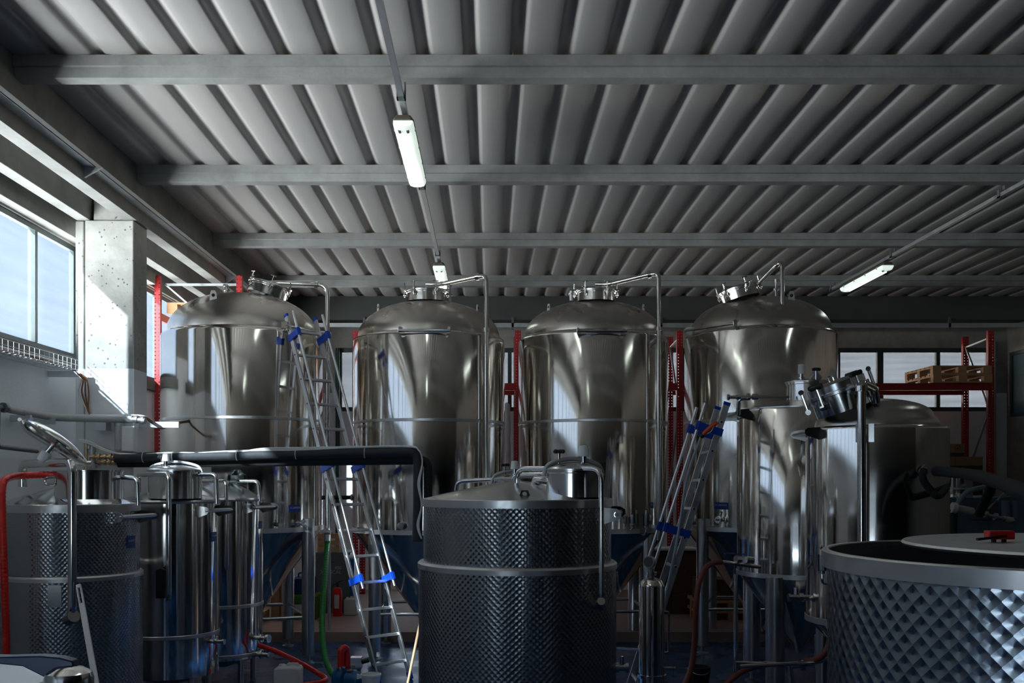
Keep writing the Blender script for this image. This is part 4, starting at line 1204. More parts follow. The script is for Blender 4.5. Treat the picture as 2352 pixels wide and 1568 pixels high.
strip_light(5.255, EYE + 2.83, 8.0, 9.6, 'added unseen strip light on the far conduit, the one nearer the open vat')  # out-of-view fill light, added to brighten the far side
strip_light(-0.683, EYE + 2.825, 3.2, 4.8, 'added unseen strip light high over the open vat end of the middle conduit')  # second out-of-view light, added to lift the foreground

def conduit(x, z, y0, y1, label, clips):
    root = thing('cable_conduit', (x, y0, z), label, 'conduit', 'conduits carrying the strip lights')
    MB().box(x - 0.021, x + 0.021, y0, y1, z - 0.018, z + 0.022).build('channel', M_GALV, root)
    for yy in clips:
        mb = MB().box(x - 0.034, x + 0.034, yy - 0.025, yy + 0.025, z - 0.026, z - 0.012)
        mb.box(x - 0.034, x - 0.024, yy - 0.025, yy + 0.025, z - 0.026, z + 0.055).box(x + 0.024, x + 0.034, yy - 0.025, yy + 0.025, z - 0.026, z + 0.10)
        mb.build('hanger', M_GREY, root)
    return root
conduit(-0.672, EYE + 2.905, 2.85, 15.8, 'conduit holding the two strip lights over the middle of the hall', [7.56, 9.9, 12.85, 15.6])
conduit(5.24, EYE + 2.905, 6.0, 15.3, 'conduit slanting away over the far side of the hall', [10.2, 12.95, 15.22])

# galvanised tray along the girder, on little triangular brackets
root = thing('cable_tray', (-3.55, 0, EYE + 2.77), 'long galvanised tray on the girder over the window wall', 'tray')
mb = MB().box(-3.60, -3.50, 2.85, 17.3, EYE + 2.768, EYE + 2.774)
mb.box(-3.504, -3.50, 2.85, 17.3, EYE + 2.768, EYE + 2.815)
mb.build('tray', M_GALV, root)
for y in (4.0, 8.85, 13.6):
    MB().prism([(0, 0), (0.16, 0), (0, -0.09)], (-3.60, y, EYE + 2.767), (1, 0, 0), (0, 0, 1), 0.03).build('tray_bracket', M_GALV, root)
# conduit rail along the back girder
root = thing('back_rail', (3, 17.4, EYE + 2.66), 'pale rail running along the back wall above the window band', 'rail')
MB().box(-3.4, WX1 - 0.05, 17.42, 17.47, EYE + 2.66, EYE + 2.73).build('rail', M_GALV, root)
for x in (-2.2, 0.4, 3.0, 5.6, 8.05):
    MB().box(x - 0.02, x + 0.02, 17.42, 17.46, EYE + 2.62, EYE + 2.83).build('rail_clip', M_GREY, root)

# ------------------------------------------------------------------ red pallet racks
def rack_paint():
    m = bpy.data.materials.new('perforated_red_upright'); m.use_nodes = True
    t = m.node_tree; n = t.nodes; L = t.links
    b = n['Principled BSDF']; b.inputs['Base Color'].default_value = (0.36, 0.016, 0.018, 1); b.inputs['Roughness'].default_value = 0.4
    tcn = n.new('ShaderNodeTexCoord'); sp = n.new('ShaderNodeSeparateXYZ'); L.new(tcn.outputs['Object'], sp.inputs[0])
    zz = math_node(t, 'SUBTRACT', math_node(t, 'FRACT', math_node(t, 'DIVIDE', sp.outputs['Z'], 0.05)), 0.5)
    dz = math_node(t, 'MULTIPLY', zz, 0.05)
    ax = math_node(t, 'SUBTRACT', math_node(t, 'ABSOLUTE', sp.outputs['X']), 0.026)
    d = math_node(t, 'SQRT', math_node(t, 'ADD', math_node(t, 'MULTIPLY', dz, dz), math_node(t, 'MULTIPLY', ax, ax)))
    f = math_node(t, 'LESS_THAN', d, 0.0085)
    tr = n.new('ShaderNodeBsdfTransparent')
    mx = n.new('ShaderNodeMixShader'); L.new(f, mx.inputs[0]); L.new(b.outputs[0], mx.inputs[1]); L.new(tr.outputs[0], mx.inputs[2])
    L.new(mx.outputs[0], n['Material Output'].inputs[0])
    return m
M_UPR = rack_paint()
def upright(root, x, y, z0, z1, w=0.10):
    o = ORG[root.name]
    mb = MB()
    mb.box(-w / 2, w / 2, 0, 0.003, z0, z1).box(-w / 2, -w / 2 + 0.003, 0.003, 0.07, z0, z1).box(w / 2 - 0.003, w / 2, 0.003, 0.07, z0, z1)
    ob = mb.build('upright', M_UPR, None)
    ob.parent = root
    ob.location = Vector((x, y, 0)) - Vector((o.x, o.y, o.z))
    ORG[ob.name] = o
    return ob
ZP = 0.13
root = thing('pallet_rack', (3.0, 17.05, ZP), 'red pallet rack along the back wall under the window band', 'rack')
for x in (-2.24, 0.47, 3.17, 5.72, 8.36):
    upright(root, x, 16.6, ZP, EYE + 2.48); upright(root, x, 17.48, ZP, EYE + 2.50)
    z = EYE + 2.36
    MB().bar((x, 16.66, z), (x, 17.49, z - 0.05), 0.035, 0.02, side=(1, 0, 0)).build('brace', M_GALV, root)
    zz = z - 0.05
    k = 0
    while zz > ZP + 1.2:
        a, b = (17.49, 16.66) if k % 2 == 0 else (16.66, 17.49)
        MB().bar((x, a, zz), (x, b, zz - 1.15), 0.03, 0.02, side=(1, 0, 0)).build('brace', M_GALV, root)
        zz -= 1.15
        k += 1
        if k % 2 == 0:
            pass
ZB = EYE + 1.60
for x0, x1 in ((-2.24, 0.47), (0.47, 3.17), (3.17, 5.72), (5.72, 8.36)):
    for y in (16.60, 17.51):
        MB().box(x0 + 0.05, x1 - 0.05, y, y + 0.045, ZB - 0.12, ZB).build('beam', M_RACK, root)
for y in (16.60, 17.51):
    MB().box(5.77, 8.31, y, y + 0.045, 1.64, 1.74).build('beam', M_RACK, root)
root2 = thing('pallet_rack', (-3.8, 13.2, ZP), 'red rack frame beside the tank nearest the window wall', 'rack')
for x in (-4.375, -3.30):
    upright(root2, x, 13.1, ZP, EYE + 2.68, 0.075); upright(root2, x, 15.8, ZP, EYE + 2.68, 0.075)
for y in (13.12, 15.82):
    MB().bar((-4.27, y, EYE + 2.56), (-3.33, y, EYE + 2.56), 0.03, 0.03, side=(0, 1, 0)).build('brace', M_GALV, root2)
    MB().bar((-4.27, y, EYE + 2.56), (-3.33, y, EYE + 1.75), 0.03, 0.02, side=(0, 1, 0)).build('brace', M_GALV, root2)
for x in (-4.375, -3.30):
    MB().box(x - 0.02, x + 0.02, 13.17, 15.80, EYE + 2.10, EYE + 2.20).build('beam', M_RACK, root2)

def pallet(x, y, z, label, sx=1.0, sy=1.2, group=None):
    """x, y: near corner with the smallest x"""
    root = thing('wooden_pallet', (x, y, z), label, 'pallet', group)
    for iy in range(3):
        yy = y + iy * (sy - 0.10) / 2
        mb = MB().box(x, x + sx, yy, yy + 0.10, z, z + 0.022)
        mb.build('bottom_board', M_WOOD, root)
        for ix in range(3):
            xx = x + ix * (sx - 0.14) / 2
            MB().box(xx, xx + 0.14, yy, yy + 0.10, z + 0.022, z + 0.100).build('block', M_WOOD, root)
    for ix in range(3):
        xx = x + ix * (sx - 0.14) / 2
        MB().box(xx, xx + 0.14, y, y + sy, z + 0.100, z + 0.120).build('stringer_board', M_WOOD, root)
    for k in range(7):
        yy = y + k * (sy - 0.12) / 6
        MB().box(x, x + sx, yy, yy + 0.12, z + 0.120, z + 0.144).build('deck_board', M_WOOD, root)
    return root
P1 = pallet(7.36, 16.52, ZB, 'lower of two wooden pallets stacked on the red rack beam', 0.98, 1.12, 'pallets on the red racks')
dup(P1, (7.36, 16.54, ZB + 0.144), 'upper of two wooden pallets stacked on the red rack beam')
dup(P1, (-4.29, 13.22, EYE + 2.20), 'wooden pallet on the high rack behind the tank nearest the window wall')

# cartons on the far rack
P2 = dup(P1, (7.20, 16.55, 1.74), 'wooden pallet under the far stack of cartons')
def carton(x, y, z, w, d, h, label, mt, group, stripe=True, ring=False):
    root = thing('carton', (x, y, z), label, 'box', group)
    MB().box(x, x + w, y, y + d, z, z + h).build('carton_body', mt, root, bevel=0.004)
    MB().box(x + w * 0.46, x + w * 0.54, y - 0.001, y + d + 0.001, z + h - 0.002, z + h + 0.001).build('tape', M_STICK, root)
    if stripe:
        MB().box(x + 0.002, x + w - 0.002, y - 0.0015, y + 0.01, z + 0.005, z + h * 0.30).build('printed_band', M_BAND_CARTON, root)
    if ring:
        MB().tube([(x + w * .5 + 0.045 * math.cos(t), y - 0.001, z + h * .66 + 0.045 * math.sin(t)) for t in [2 * PI * k / 20 for k in range(20)]], 0.004, n=6, closed=True).build('printed_ring', M_BAND_CARTON, root)
        MB().cyl((x + w * .5, y - 0.0015, z + h * .64), (x + w * .5, y + 0.001, z + h * .64), 0.016, n=10).build('printed_mark', M_BAND_CARTON, root)
    return root
z0 = 1.884
g = 'cartons on the far rack'
bw = 0.23
for row in range(4):
    nb = 2 if row == 3 else 4
    for k in range(nb):
        x = 7.30 + k * (bw + 0.004) + (0.16 if row == 3 else 0)
        if row == 3:
            lab = ['top carton of the far stack half hidden by the domed vat', 'top carton of the far stack with a printed ring'][k]
        else:
            lab = '%s carton in the %s row of the far rack stack' % (['first', 'second', 'third', 'fourth'][k] , ['bottom', 'second lowest', 'second highest'][row])
        carton(x, 16.62, z0 + row * 0.214, bw, 0.40, 0.212, lab, M_CARTON if row == 3 else M_CARTON2 if row < 1 else M_CARTON, g, stripe=True, ring=(row == 3 and k == 1))

# ------------------------------------------------------------------ ladders
def ladder(label, foot_l, foot_r, top_l, top_r, rungs, out, pole_top, pole_bot, brk, w=0.022, dpt=0.062, off=0.16):
    fl, fr, tl, tr = [Vector(p) for p in (foot_l, foot_r, top_l, top_r)]
    root = thing('ladder', (fl + fr) / 2, label, 'ladder')
    s = (fr - fl).normalized()
    up = ((tl - fl) + (tr - fr)).normalized()
    nrm = Vector(out)
    nrm = (nrm - up * nrm.dot(up) - s * nrm.dot(s)).normalized()
    for f, t in ((fl, tl), (fr, tr)):
        r = MB().bar(f + up * 0.03, t, w, dpt, side=s).build('rail', M_ALU, root, bevel=0.003)
        MB().bar(f, f + up * 0.08, w + 0.008, dpt + 0.008, side=s).build('rubber_foot', M_BLUE, r)
        MB().bar(t - up * 0.02, t + up * 0.012, w + 0.003, dpt + 0.003, side=s).build('end_cap', M_BLUE, r)
    for k in range(rungs):
        q = (k + 0.7) / (rungs + 0.35)
        a, b = fl.lerp(tl, q), fr.lerp(tr, q)
        d = (b - a).normalized()
        rg = MB().bar(a - d * 0.0145, b + d * 0.0145, 0.030, 0.030, side=up).build('rung', M_ALU, root, bevel=0.003)
        MB().bar(a - d * 0.0155, a - d * 0.014, 0.017, 0.017, side=up).build('rung_hole', M_HOLE, rg)
    for f, t in ((fl, tl), (fr, tr)):
        a, b = f.lerp(t, pole_bot) + nrm * off, f.lerp(t, pole_top) + nrm * off
        MB().cyl(a, b, 0.0155, n=14).build('side_pole', M_ALU, root)
        for q in brk:
            c = f.lerp(t, q)
            m = MB().bar(c - nrm * 0.042, c + nrm * (off + 0.022), 0.072, 0.046, side=up)
            m.cyl(c + nrm * off - up * 0.045, c + nrm * off + up * 0.045, 0.026, n=12)
            m.build('clamp_bracket', M_BLUE, root)
    return root, nrm, up, s
fl = Vector((-1.165, 10.42, 0)); fr = Vector((-0.85, 10.70, 0))
tl = W(657, 724, 11.31); tr = W(724, 733, 11.56)
lad1 = ladder('long aluminium ladder leaning against the conical tank nearest the window wall', fl, fr, tl, tr, 14, (0.73, -0.68, 0.2), 0.995, 0.235, (0.935, 0.565, 0.262), off=0.155)
fa = Vector((1.372, 9.58, 0)); fb = Vector((1.372, 9.99, 0))
ta = W(1670, 926, 9.58); tb = W(1648, 936, 9.99)
lad2 = ladder('short aluminium ladder leaning against the legged vat, orange nozzle hung on it', fa, fb, ta, tb, 10, (-1, 0, 0.1), 0.98, 0.42, (0.905, 0.565), off=0.20)

# ------------------------------------------------------------------ pipes and cables on the window side
root = thing('insulated_pipe', W(264, 1050, 10.0), 'dark insulated pipe run bending down at its far end, white cables lying on it', 'pipe')
A = [W(264, 1051, 10.0), W(520, 1046, 10.0), W(960, 1036, 10.0), W(960, 1160, 10.0), W(958, 1243, 10.0)]
MB().tube(fillet(A, 0.09, 8), 0.050, n=16).build('upper_sleeve', M_GREYFOAM, root)
B = [W(272, 1063, 10.09), W(520, 1062, 10.09), W(983, 1056, 10.09), W(983, 1185, 10.09)]
MB().tube(fillet(B, 0.09, 8), 0.045, n=16).build('lower_sleeve', M_RUBBER, root)
for px in (330, 398, 545, 680, 838):
    q = W(px, 1051 - (px - 264) * 0.0205, 10.0)
    MB().tube([q + Vector((0, 0.053 * math.cos(t), 0.053 * math.sin(t))) for t in [2 * PI * k / 16 for k in range(16)]], 0.004, n=6, closed=True).build('cable_tie', M_CABLE, root)
def valve_row(py, d):
    m = MB().cyl(W(206, py, d), W(268, py + 1, d), 0.018, n=12)
    for px, r in ((214, .026), (226, .034), (240, .03), (252, .036), (262, .028)):
        m.cyl(W(px, py, d), W(px + 5, py, d), r, n=12)
    return m
valve_row(1049, 10.0).build('brass_valve', M_COPPER, root)
valve_row(1061, 10.09).build('brass_valve', M_COPPER, root)
MB().cyl(W(212, 1018, 10.05), W(212, 1092, 10.05), 0.03, n=14).cyl(W(212, 1030, 10.05), W(212, 1038, 10.05), 0.045, n=14).cyl(W(212, 1066, 10.05), W(212, 1074, 10.05), 0.045, n=14).build('manifold', M_GALV, root)
MB().cyl(W(198, 1015, 10.06), W(198, 1090, 10.06), 0.012, n=10).build('copper_riser', M_COPPER, root)

root = thing('cable_bundle', W(185, 1010, 10.02), 'white cables lying along the dark insulated pipe run', 'cable')
for i in range(3):
    j = (i - 1)
    pts = [W(182, 1012 + j * 2, 10.03), W(205, 1016 + j * 3, 9.98), W(240, 1033 + j * 2, 9.97), W(290, 1043 - j, 9.97), W(400, 1041 + j * 2, 9.97), W(520, 1039 - j * 3, 9.97), W(600, 1032 + j * 2, 9.97), W(680, 1031 + j * 3, 9.97), W(800, 1027 + j, 9.97), W(935, 1025 + j, 9.97), W(962, 1034, 9.93 - j * .01), W(970, 1062, 9.94), W(962 + j * 2, 1110, 9.94), W(968, 1160, 9.94), W(960 + j * 2, 1205, 9.94), W(968, 1237, 9.94)]
    MB().tube(spline(pts, 6), 0.0075, n=8).build('cable', M_CABLE, root)

root = thing('wire_tray', (-4.2, 9.0, EYE + 1.10), 'wire basket full of thin cables below the near window', 'tray')
mb = MB()
x0, x1, zz, y0, y1 = -4.44, -4.16, EYE + 1.10, 5.0, 10.05
for x, z in ((x0 + .02, zz), (x0 + .12, zz), (x0 + .2, zz), (x1, zz), (x1, zz + .05), (x1, zz + .10), (x0 + .02, zz + .10)):
    mb.cyl((x, y0, z), (x, y1, z), 0.003, n=6)
y = y0
while y < y1:
    mb.tube([(x0 + .02, y, zz + .10), (x0 + .02, y, zz), (x1, y, zz), (x1, y, zz + .10)], 0.003, n=5)
    y += 0.10
mb.build('wire_basket', M_GALV, root)
for i in range(7):
    rnd = random.Random(i)
    pts = [(-4.40 + i * 0.03 + rnd.uniform(-.02, .02), yy, zz + 0.022 + rnd.uniform(-.0, .035)) for yy in [5 + k * 0.63 for k in range(9)]]
    MB().tube(spline(pts, 5), 0.009, n=7).build('cable', M_BROWN if i % 3 else M_CABLE, root)
MB().box(-4.45, -4.10, 10.02, 10.06, EYE + 1.03, EYE + 1.09).build('tray_bracket', M_GALV, root)

root = thing('cable_bundle', W(195, 870, 10.05), 'brown cables dropping down the concrete column and turning along its front', 'cable')
for i in range(4):
    j = i - 1.5
    pts = [W(176 + i * 3, 858, 10.0), W(187 + i * 4, 872, 10.03), W(186 + i * 4 + (4 * j), 900, 10.09), W(197 + i * 2, 935, 10.10), W(203 + i * 1.5, 948 + i, 10.10), W(222, 953 + i * 1.6, 10.10), W(300, 953 + i * 1.5, 10.10), W(333, 956 + i * 1.6, 10.10), W(352, 968 + i * 2, 10.35), W(372, 980 + i * 1.4, 10.7), W(395, 971 + i * 1.2, 11.0), W(432, 963 + i * 2, 11.15)]
    MB().tube(spline(pts, 6), 0.008, n=8).build('cable', M_CABLE if i == 0 else M_BROWN, root)

root = thing('grey_conduit', W(15, 930, 8.6), 'grey ribbed conduit along the white wall and across the column', 'pipe')
xw = -4.32
y_of = lambda px: xw / ((px - PX0) / F)
zc = EYE + 0.635
pts = [Vector((xw, y_of(14), zc)), Vector((xw, 9.2, zc - .01)), Vector((xw, 9.9, zc - 0.02)), Vector((-4.22, 10.00, zc - .02)), Vector((-3.62, 10.08, zc - .03))]
MB().tube(fillet(pts, 0.06), 0.038, n=14).build('ribbed_tube', M_PIPEGREY, root)
MB().cyl((xw, y_of(14) - 0.16, zc), (xw, y_of(14), zc), 0.022, n=12).cyl((xw, y_of(14) - 0.06, zc), (xw, y_of(14) - 0.02, zc), 0.045, n=14).build('union', M_GREY, root)
MB().tube(fillet([Vector((xw, y_of(14) - 0.14, zc)), Vector((xw, y_of(14) - 0.16, zc - 0.35)), Vector((xw, 9.5, zc - 0.37))], 0.05), 0.020, n=10).build('down_pipe', M_GREY, root)
MB().cyl(W(306, 963, 10.06), W(334, 966, 10.03), 0.030, n=12).cyl(W(312, 963, 10.05), W(317, 963, 10.05), 0.042, n=12).cyl(W(326, 965, 10.04), W(331, 965, 10.04), 0.042, n=12).build('threaded_union', M_DULL, root)
for y in (9.25, 9.75):
    MB().box(WX0, xw + 0.06, y - 0.02, y + 0.02, zc - 0.10, zc - 0.04).build('wall_bracket', M_GALV, root)
q = W(240, 985, 10.12)
MB().box(q.x - 0.06, q.x + 0.06, 10.0, 10.15, q.z - 0.02, q.z + 0.06).build('wall_bracket', M_GALV, root)
q = W(345, 975, 10.3)
MB().box(-3.63, -3.22, 10.30, 10.34, q.z - 0.03, q.z + 0.03).build('wall_bracket', M_GALV, root)

q = W(297, 1008, 10.1)
root = thing('junction_box', (q.x, 10.15, q.z), 'white box mounted low on the front of the concrete column', 'box')
MB().box(q.x - 0.065, q.x + 0.065, 10.06, 10.15, q.z - 0.13, q.z + 0.13).build('box_body', M_WHITE, root, bevel=0.006)
MB().box(q.x - 0.055, q.x + 0.055, 10.054, 10.061, q.z - 0.12, q.z + 0.12).build('box_cover', M_WHITE, root, bevel=0.003)
q = W(273, 1003, 10.08)
root = thing('pipe_stub', (q.x, 10.1, q.z - .13), 'pale capped pipe stub standing beside the white box on the column', 'pipe')
MB().cyl((q.x, 10.09, q.z - .13), (q.x, 10.09, q.z + .11), 0.045, n=18).build('pipe_body', M_PIPEGREY, root)
MB().cyl((q.x, 10.09, q.z + .11), (q.x, 10.09, q.z + .14), 0.05, n=18).build('pipe_cap', M_GALV, root)

# ------------------------------------------------------------------ hoses
def hose(name, label, pts, r, m, group=None, n=8, ribs=None, cat='hose'):
    sp = spline(pts, n)
    if ribs:
        # resample finely and ripple the radius
        out, rad, L = [], [], 0.0
        for a, b in zip(sp[:-1], sp[1:]):
            d = (b - a).length
            k = max(1, int(d / (ribs / 4)))
            for i in range(k):
                out.append(a.lerp(b, i / k))
        out.append(sp[-1])
        L = 0
        for i, p in enumerate(out):
            if i:
                L += (p - out[i - 1]).length
            rad.append(r * (1 + 0.07 * math.cos(2 * PI * L / ribs)))
        o = MB().tube(out, r, n=14, radii=rad).build(name, m, None, origin=pts[0])
    else:
        o = MB().tube(sp, r, n=14).build(name, m, None, origin=pts[0])
    return tag(o, label, cat, group)
hose('red_hose', 'bright red ribbed hose hanging down the side of the open-lidded patterned vat', [W(128, 1091, 8.0), W(95, 1090, 7.98), W(50, 1092, 7.95), W(20, 1097, 7.75), W(6, 1115, 7.6), W(5, 1180, 7.55), W(9, 1300, 7.5), W(14, 1450, 7.5), W(16, 1600, 7.48), W(20, 1740, 7.45)], 0.028, M_RED, ribs=0.03)
hose('red_hose', 'red hose lying across the blue floor from the short vat to the blue pump', [W(592, 1480, 10.15), W(640, 1498, 10.2), W(690, 1522, 10.3), W(730, 1545, 10.35), W(748, 1558, 10.2), W(738, 1566, 10.0), W(700, 1572, 9.9), W(690, 1575, 9.85)], 0.026, M_RED, ribs=0.05)
hose('green_hose', 'green ribbed hose hanging from the valve beside the long ladder', [W(752, 1243, 11.85), W(751, 1262, 11.8), W(744, 1350, 11.4), W(740, 1430, 11.1), W(742, 1480, 10.9), W(750, 1520, 10.7), W(762, 1545, 10.5), W(778, 1556, 10.38)], 0.032, M_GREEN, ribs=0.04)
hose('brown_hose', 'brown-red hose drooping from the blue-handled valve of the legged vat', [W(1656, 1290, 9.55), W(1640, 1292, 9.5), W(1620, 1305, 9.45), W(1605, 1340, 9.4), W(1598, 1400, 9.35), W(1596, 1470, 9.35), W(1588, 1530, 9.3), W(1574, 1570, 9.2), W(1555, 1610, 9.1)], 0.027, M_RUST)
hose('brown_hose', 'brown-red hose curving off the drain pipe below the legged vat', [W(1760, 1526, 9.45), W(1730, 1532, 9.4), W(1700, 1545, 9.35), W(1672, 1568, 9.3), W(1650, 1600, 9.2), W(1620, 1640, 9.05)], 0.027, M_RUST)
hose('brown_hose', 'short brown-red hose bend in front of the legs of the domed vat', [W(1850, 1517, 9.0), W(1872, 1515, 8.9), W(1888, 1506, 8.85), W(1900, 1490, 8.85), W(1906, 1470, 8.9)], 0.028, M_RUST)
hose('black_insulated_hose', 'thick black insulated hose coming from the flange of the domed vat', [W(2150, 1082, 8.0), W(2180, 1084, 7.6), W(2230, 1090, 6.7), W(2290, 1106, 5.6), W(2352, 1130, 4.7), W(2450, 1175, 4.2), W(2600, 1290, 3.9), W(2760, 1460, 3.8), W(2900, 1700, 3.8)], 0.040, M_RUBBER)
hose('black_insulated_hose', 'black insulated hose looping below the flange on the domed vat', [W(2122, 1080, 7.98), W(2119, 1092, 7.95), W(2124, 1108, 7.95), W(2140, 1128, 7.95), W(2152, 1138, 7.95), W(2164, 1132, 8.1), W(2174, 1116, 8.35), W(2177, 1100, 8.6)], 0.030, M_RUBBER)
hose('black_insulated_hose', 'black insulated hose stub slanting down toward the bottling machine', [W(2280, 1110, 11.2), W(2272, 1130, 11.6), W(2258, 1160, 12.2), W(2250, 1178, 12.6)], 0.055, M_RUBBER)
h_ = hose('wash_hose', 'pale blue wash hose with an orange nozzle hung over the short ladder', [W(1612, 1000, 9.55), W(1600, 1030, 9.5), W(1583, 1080, 9.45), W(1572, 1130, 9.42), W(1562, 1200, 9.4), W(1550, 1270, 9.38), W(1535, 1340, 9.36), W(1520, 1420, 9.34), W(1500, 1560, 9.3)], 0.014, mat('pale_hose', (0.28, 0.36, 0.44), 0.35))
m = MB().tube(spline([W(1613, 1000, 9.53), W(1622, 990, 9.5), W(1635, 978, 9.48), W(1645, 972, 9.47), W(1648, 974, 9.47)], 5), 0.020, n=10).build('spray_gun', M_ORANGE, h_)
MB().tube(spline([W(1640, 976, 9.47), W(1634, 990, 9.47), W(1624, 996, 9.48)], 4), 0.006, n=8).build('trigger', M_DULL, h_)
MB().cyl(W(1610, 1003, 9.54), W(1617, 995, 9.52), 0.024, n=12).build('hose_coupling', M_BLACK, h_)

# ------------------------------------------------------------------ filter column
fx = W(1497, 0, 8.8)
root = thing('filter_housing', (fx.x, 8.8, 0), 'slim shiny filter cylinder with a pressure gauge on top', 'filter')
MB().lathe([(0.112, 0.12), (0.112, 1.20), (0.108, 1.225), (0.085, 1.262), (0.04, 1.278), (0, 1.28)], (fx.x, 8.8, 0), n=48).build('housing', M_MIRROR, root)
MB().lathe([(0.113, 0.40), (0.128, 0.402), (0.128, 0.43), (0.113, 0.432)], (fx.x, 8.8, 0), n=48).build('clamp_ring', M_PIPE, root)
MB().cyl((fx.x, 8.8, 1.27), (fx.x, 8.8, 1.36), 0.022, n=12).cyl((fx.x, 8.8, 1.30), (fx.x, 8.8, 1.33), 0.045, n=14).build('top_nozzle', M_PIPE, root)
gd = Vector((-0.55, -0.8, 0.1)).normalized()
gc = W(1491, 1290, 8.78)
gg = MB().cyl(gc - gd * 0.03, gc + gd * 0.012, 0.052, n=24).cyl(gc - gd * .02 - Vector((0, 0, .03)), (fx.x, 8.8, 1.35), 0.014, n=10).build('pressure_gauge', M_DULL, root)
MB().cyl(gc + gd * 0.012, gc + gd * 0.014, 0.045, n=24).build('gauge_face', M_GREY, gg)
for a in (0.4, 2.5, 4.6):
    MB().bar((fx.x + .10 * math.cos(a), 8.8 + .10 * math.sin(a), 0.50), (fx.x + .2 * math.cos(a), 8.8 + .2 * math.sin(a), 0.0), 0.03, 0.012).build('leg', M_DULL, root)
MB().tube(fillet([(fx.x + .10, 8.8, 0.98), (fx.x + .15, 8.8, 0.98), (fx.x + .15, 8.8, 0.62), (fx.x + .10, 8.8, 0.62)], 0.03), 0.010, n=10).build('handle', M_PIPE, root)
MB().cyl((fx.x + .10, 8.8, 0.48), (fx.x + .21, 8.8, 0.48), 0.014, n=10).cyl((fx.x + .19, 8.8, 0.40), (fx.x + .19, 8.8, 0.52), 0.008, n=8).build('drain_cock', M_PIPE, root)
MB().tube(spline([W(1470, 1492, 8.9), W(1440, 1490, 9.2), W(1418, 1489, 9.4)], 4), 0.014, n=10).build('inlet_pipe', M_PIPE, root)
# ------------------------------------------------------------------ things on the floor
# white paddle leaning on the open-lidded vat
p0, p1 = W(180, 1342, 7.66), W(262, 1800, 7.00)
p1 = Vector((p1.x, p1.y, 0.0))
root = thing('mash_paddle', p1, 'long white plastic paddle leaning on the open-lidded patterned vat', 'paddle')
d = (p0 - p1).normalized()
sd = Vector((1, -0.1, 0)); sd = (sd - d * sd.dot(d)).normalized()
L = (p0 - p1).length
hw = 0.021
poly_o = [(-hw, 0.0), (hw, 0.0), (hw, L - 0.03), (hw * 0.7, L), (-hw * 0.7, L), (-hw, L - 0.03)]
# handle with a slot: two side strips and bridges
mb = MB()
mb.bar(p1, p1 + d * (L - 0.16), hw * 2, 0.024, side=sd)
nn = d.cross(sd)
for s in (-1, 1):
    mb.bar(p1 + d * (L - 0.16) + sd * s * 0.0155, p1 + d * (L - 0.02) + sd * s * 0.0145, 0.012, 0.022, side=sd)
mb.bar(p1 + d * (L - 0.03), p1 + d * L, hw * 1.7, 0.022, side=sd)
mb.build('handle', M_WHITE, root, bevel=0.004)
MB().bar(p1, p1 + d * 0.30, 0.11, 0.012, side=sd).build('blade', M_WHITE, root, bevel=0.004)

# keg in the near corner with a blue lever
kx, ky = -1.315, 2.42
root = thing('steel_keg', (kx, ky, 0), 'small steel keg close to the camera with a blue lever arm over its top', 'keg')
zt = 1.675
MB().lathe([(0.0, 0.0), (0.30, 0.0), (0.315, 0.03), (0.315, zt - 0.06), (0.30, zt - 0.02), (0.28, zt), (0.0, zt + 0.004)], (kx, ky, 0), n=72).build('keg_body', M_BAND, root)
q = W(158, 1565, 2.28)
MB().lathe([(0.055, 0), (0.055, 0.02), (0.05, 0.035), (0.03, 0.047), (0, 0.05)], (q.x, q.y, zt - 0.002), n=28).build('spear_cap', M_PIPE, root)
a, b = W(-60, 1507, 2.30), W(100, 1505, 2.27)
c, e = W(135, 1511, 2.26), W(166, 1520, 2.26)
lv = MB().prism([(0, 0), (0.16, 0.004), (0.205, 0.0), (0.235, -0.008), (0.243, -0.045), (0.17, -0.045), (0.12, -0.02), (0.0, -0.008)], a, (1, 0, 0), (0, 0, 1), 0.035).build('lever_arm', M_DKBLUE, root, bevel=0.003)
MB().cyl(W(152, 1545, 2.28), W(152, 1572, 2.28), 0.028, n=16).build('lever_pivot', M_DKBLUE, root)
MB().cyl((kx - 0.02, ky - 0.1, zt), (kx - 0.03, ky - 0.1, zt + 0.05), 0.005, n=8).build('pin', M_COPPER, root)

# blue motor pump with its control box
root = thing('transfer_pump', W(800, 1600, 10.2) * 1.0, 'blue motor pump on the floor with an upright red hose stub', 'pump')
pc = W(795, 1557, 10.15)
MB().lathe([(0.0, -0.10), (0.10, -0.10), (0.125, -0.085), (0.125, -0.06), (0.105, -0.05), (0.105, 0.02), (0.0, 0.03)], (pc.x, pc.y, 0.115), axis=(0.75, -0.6, 0), n=36).build('pump_head', M_MOTOR, root)
MB().lathe([(0.0, 0.0), (0.085, 0.0), (0.09, 0.02), (0.09, 0.13), (0.07, 0.16), (0.0, 0.16)], (pc.x + .03, pc.y - .02, 0.12), axis=(0.8, -0.55, 0), n=28).build('motor', M_MOTOR, root)
MB().box(pc.x - 0.12, pc.x + 0.06, pc.y - 0.16, pc.y + 0.06, 0.0, 0.03).build('base', M_DULL, root)
MB().box(pc.x + 0.02, pc.x + 0.07, pc.y - 0.10, pc.y - 0.05, 0.21, 0.225).build('name_plate', M_COPPER, root)
st = W(783, 1520, 10.15)
MB().cyl((st.x, st.y, 0.16), (st.x, st.y, 0.245), 0.03, n=16).cyl((st.x, st.y, 0.225), (st.x, st.y, 0.245), 0.048, n=16).build('outlet', M_PIPE, root)
ztop = EYE + (1100 - 1487) / F * 10.15
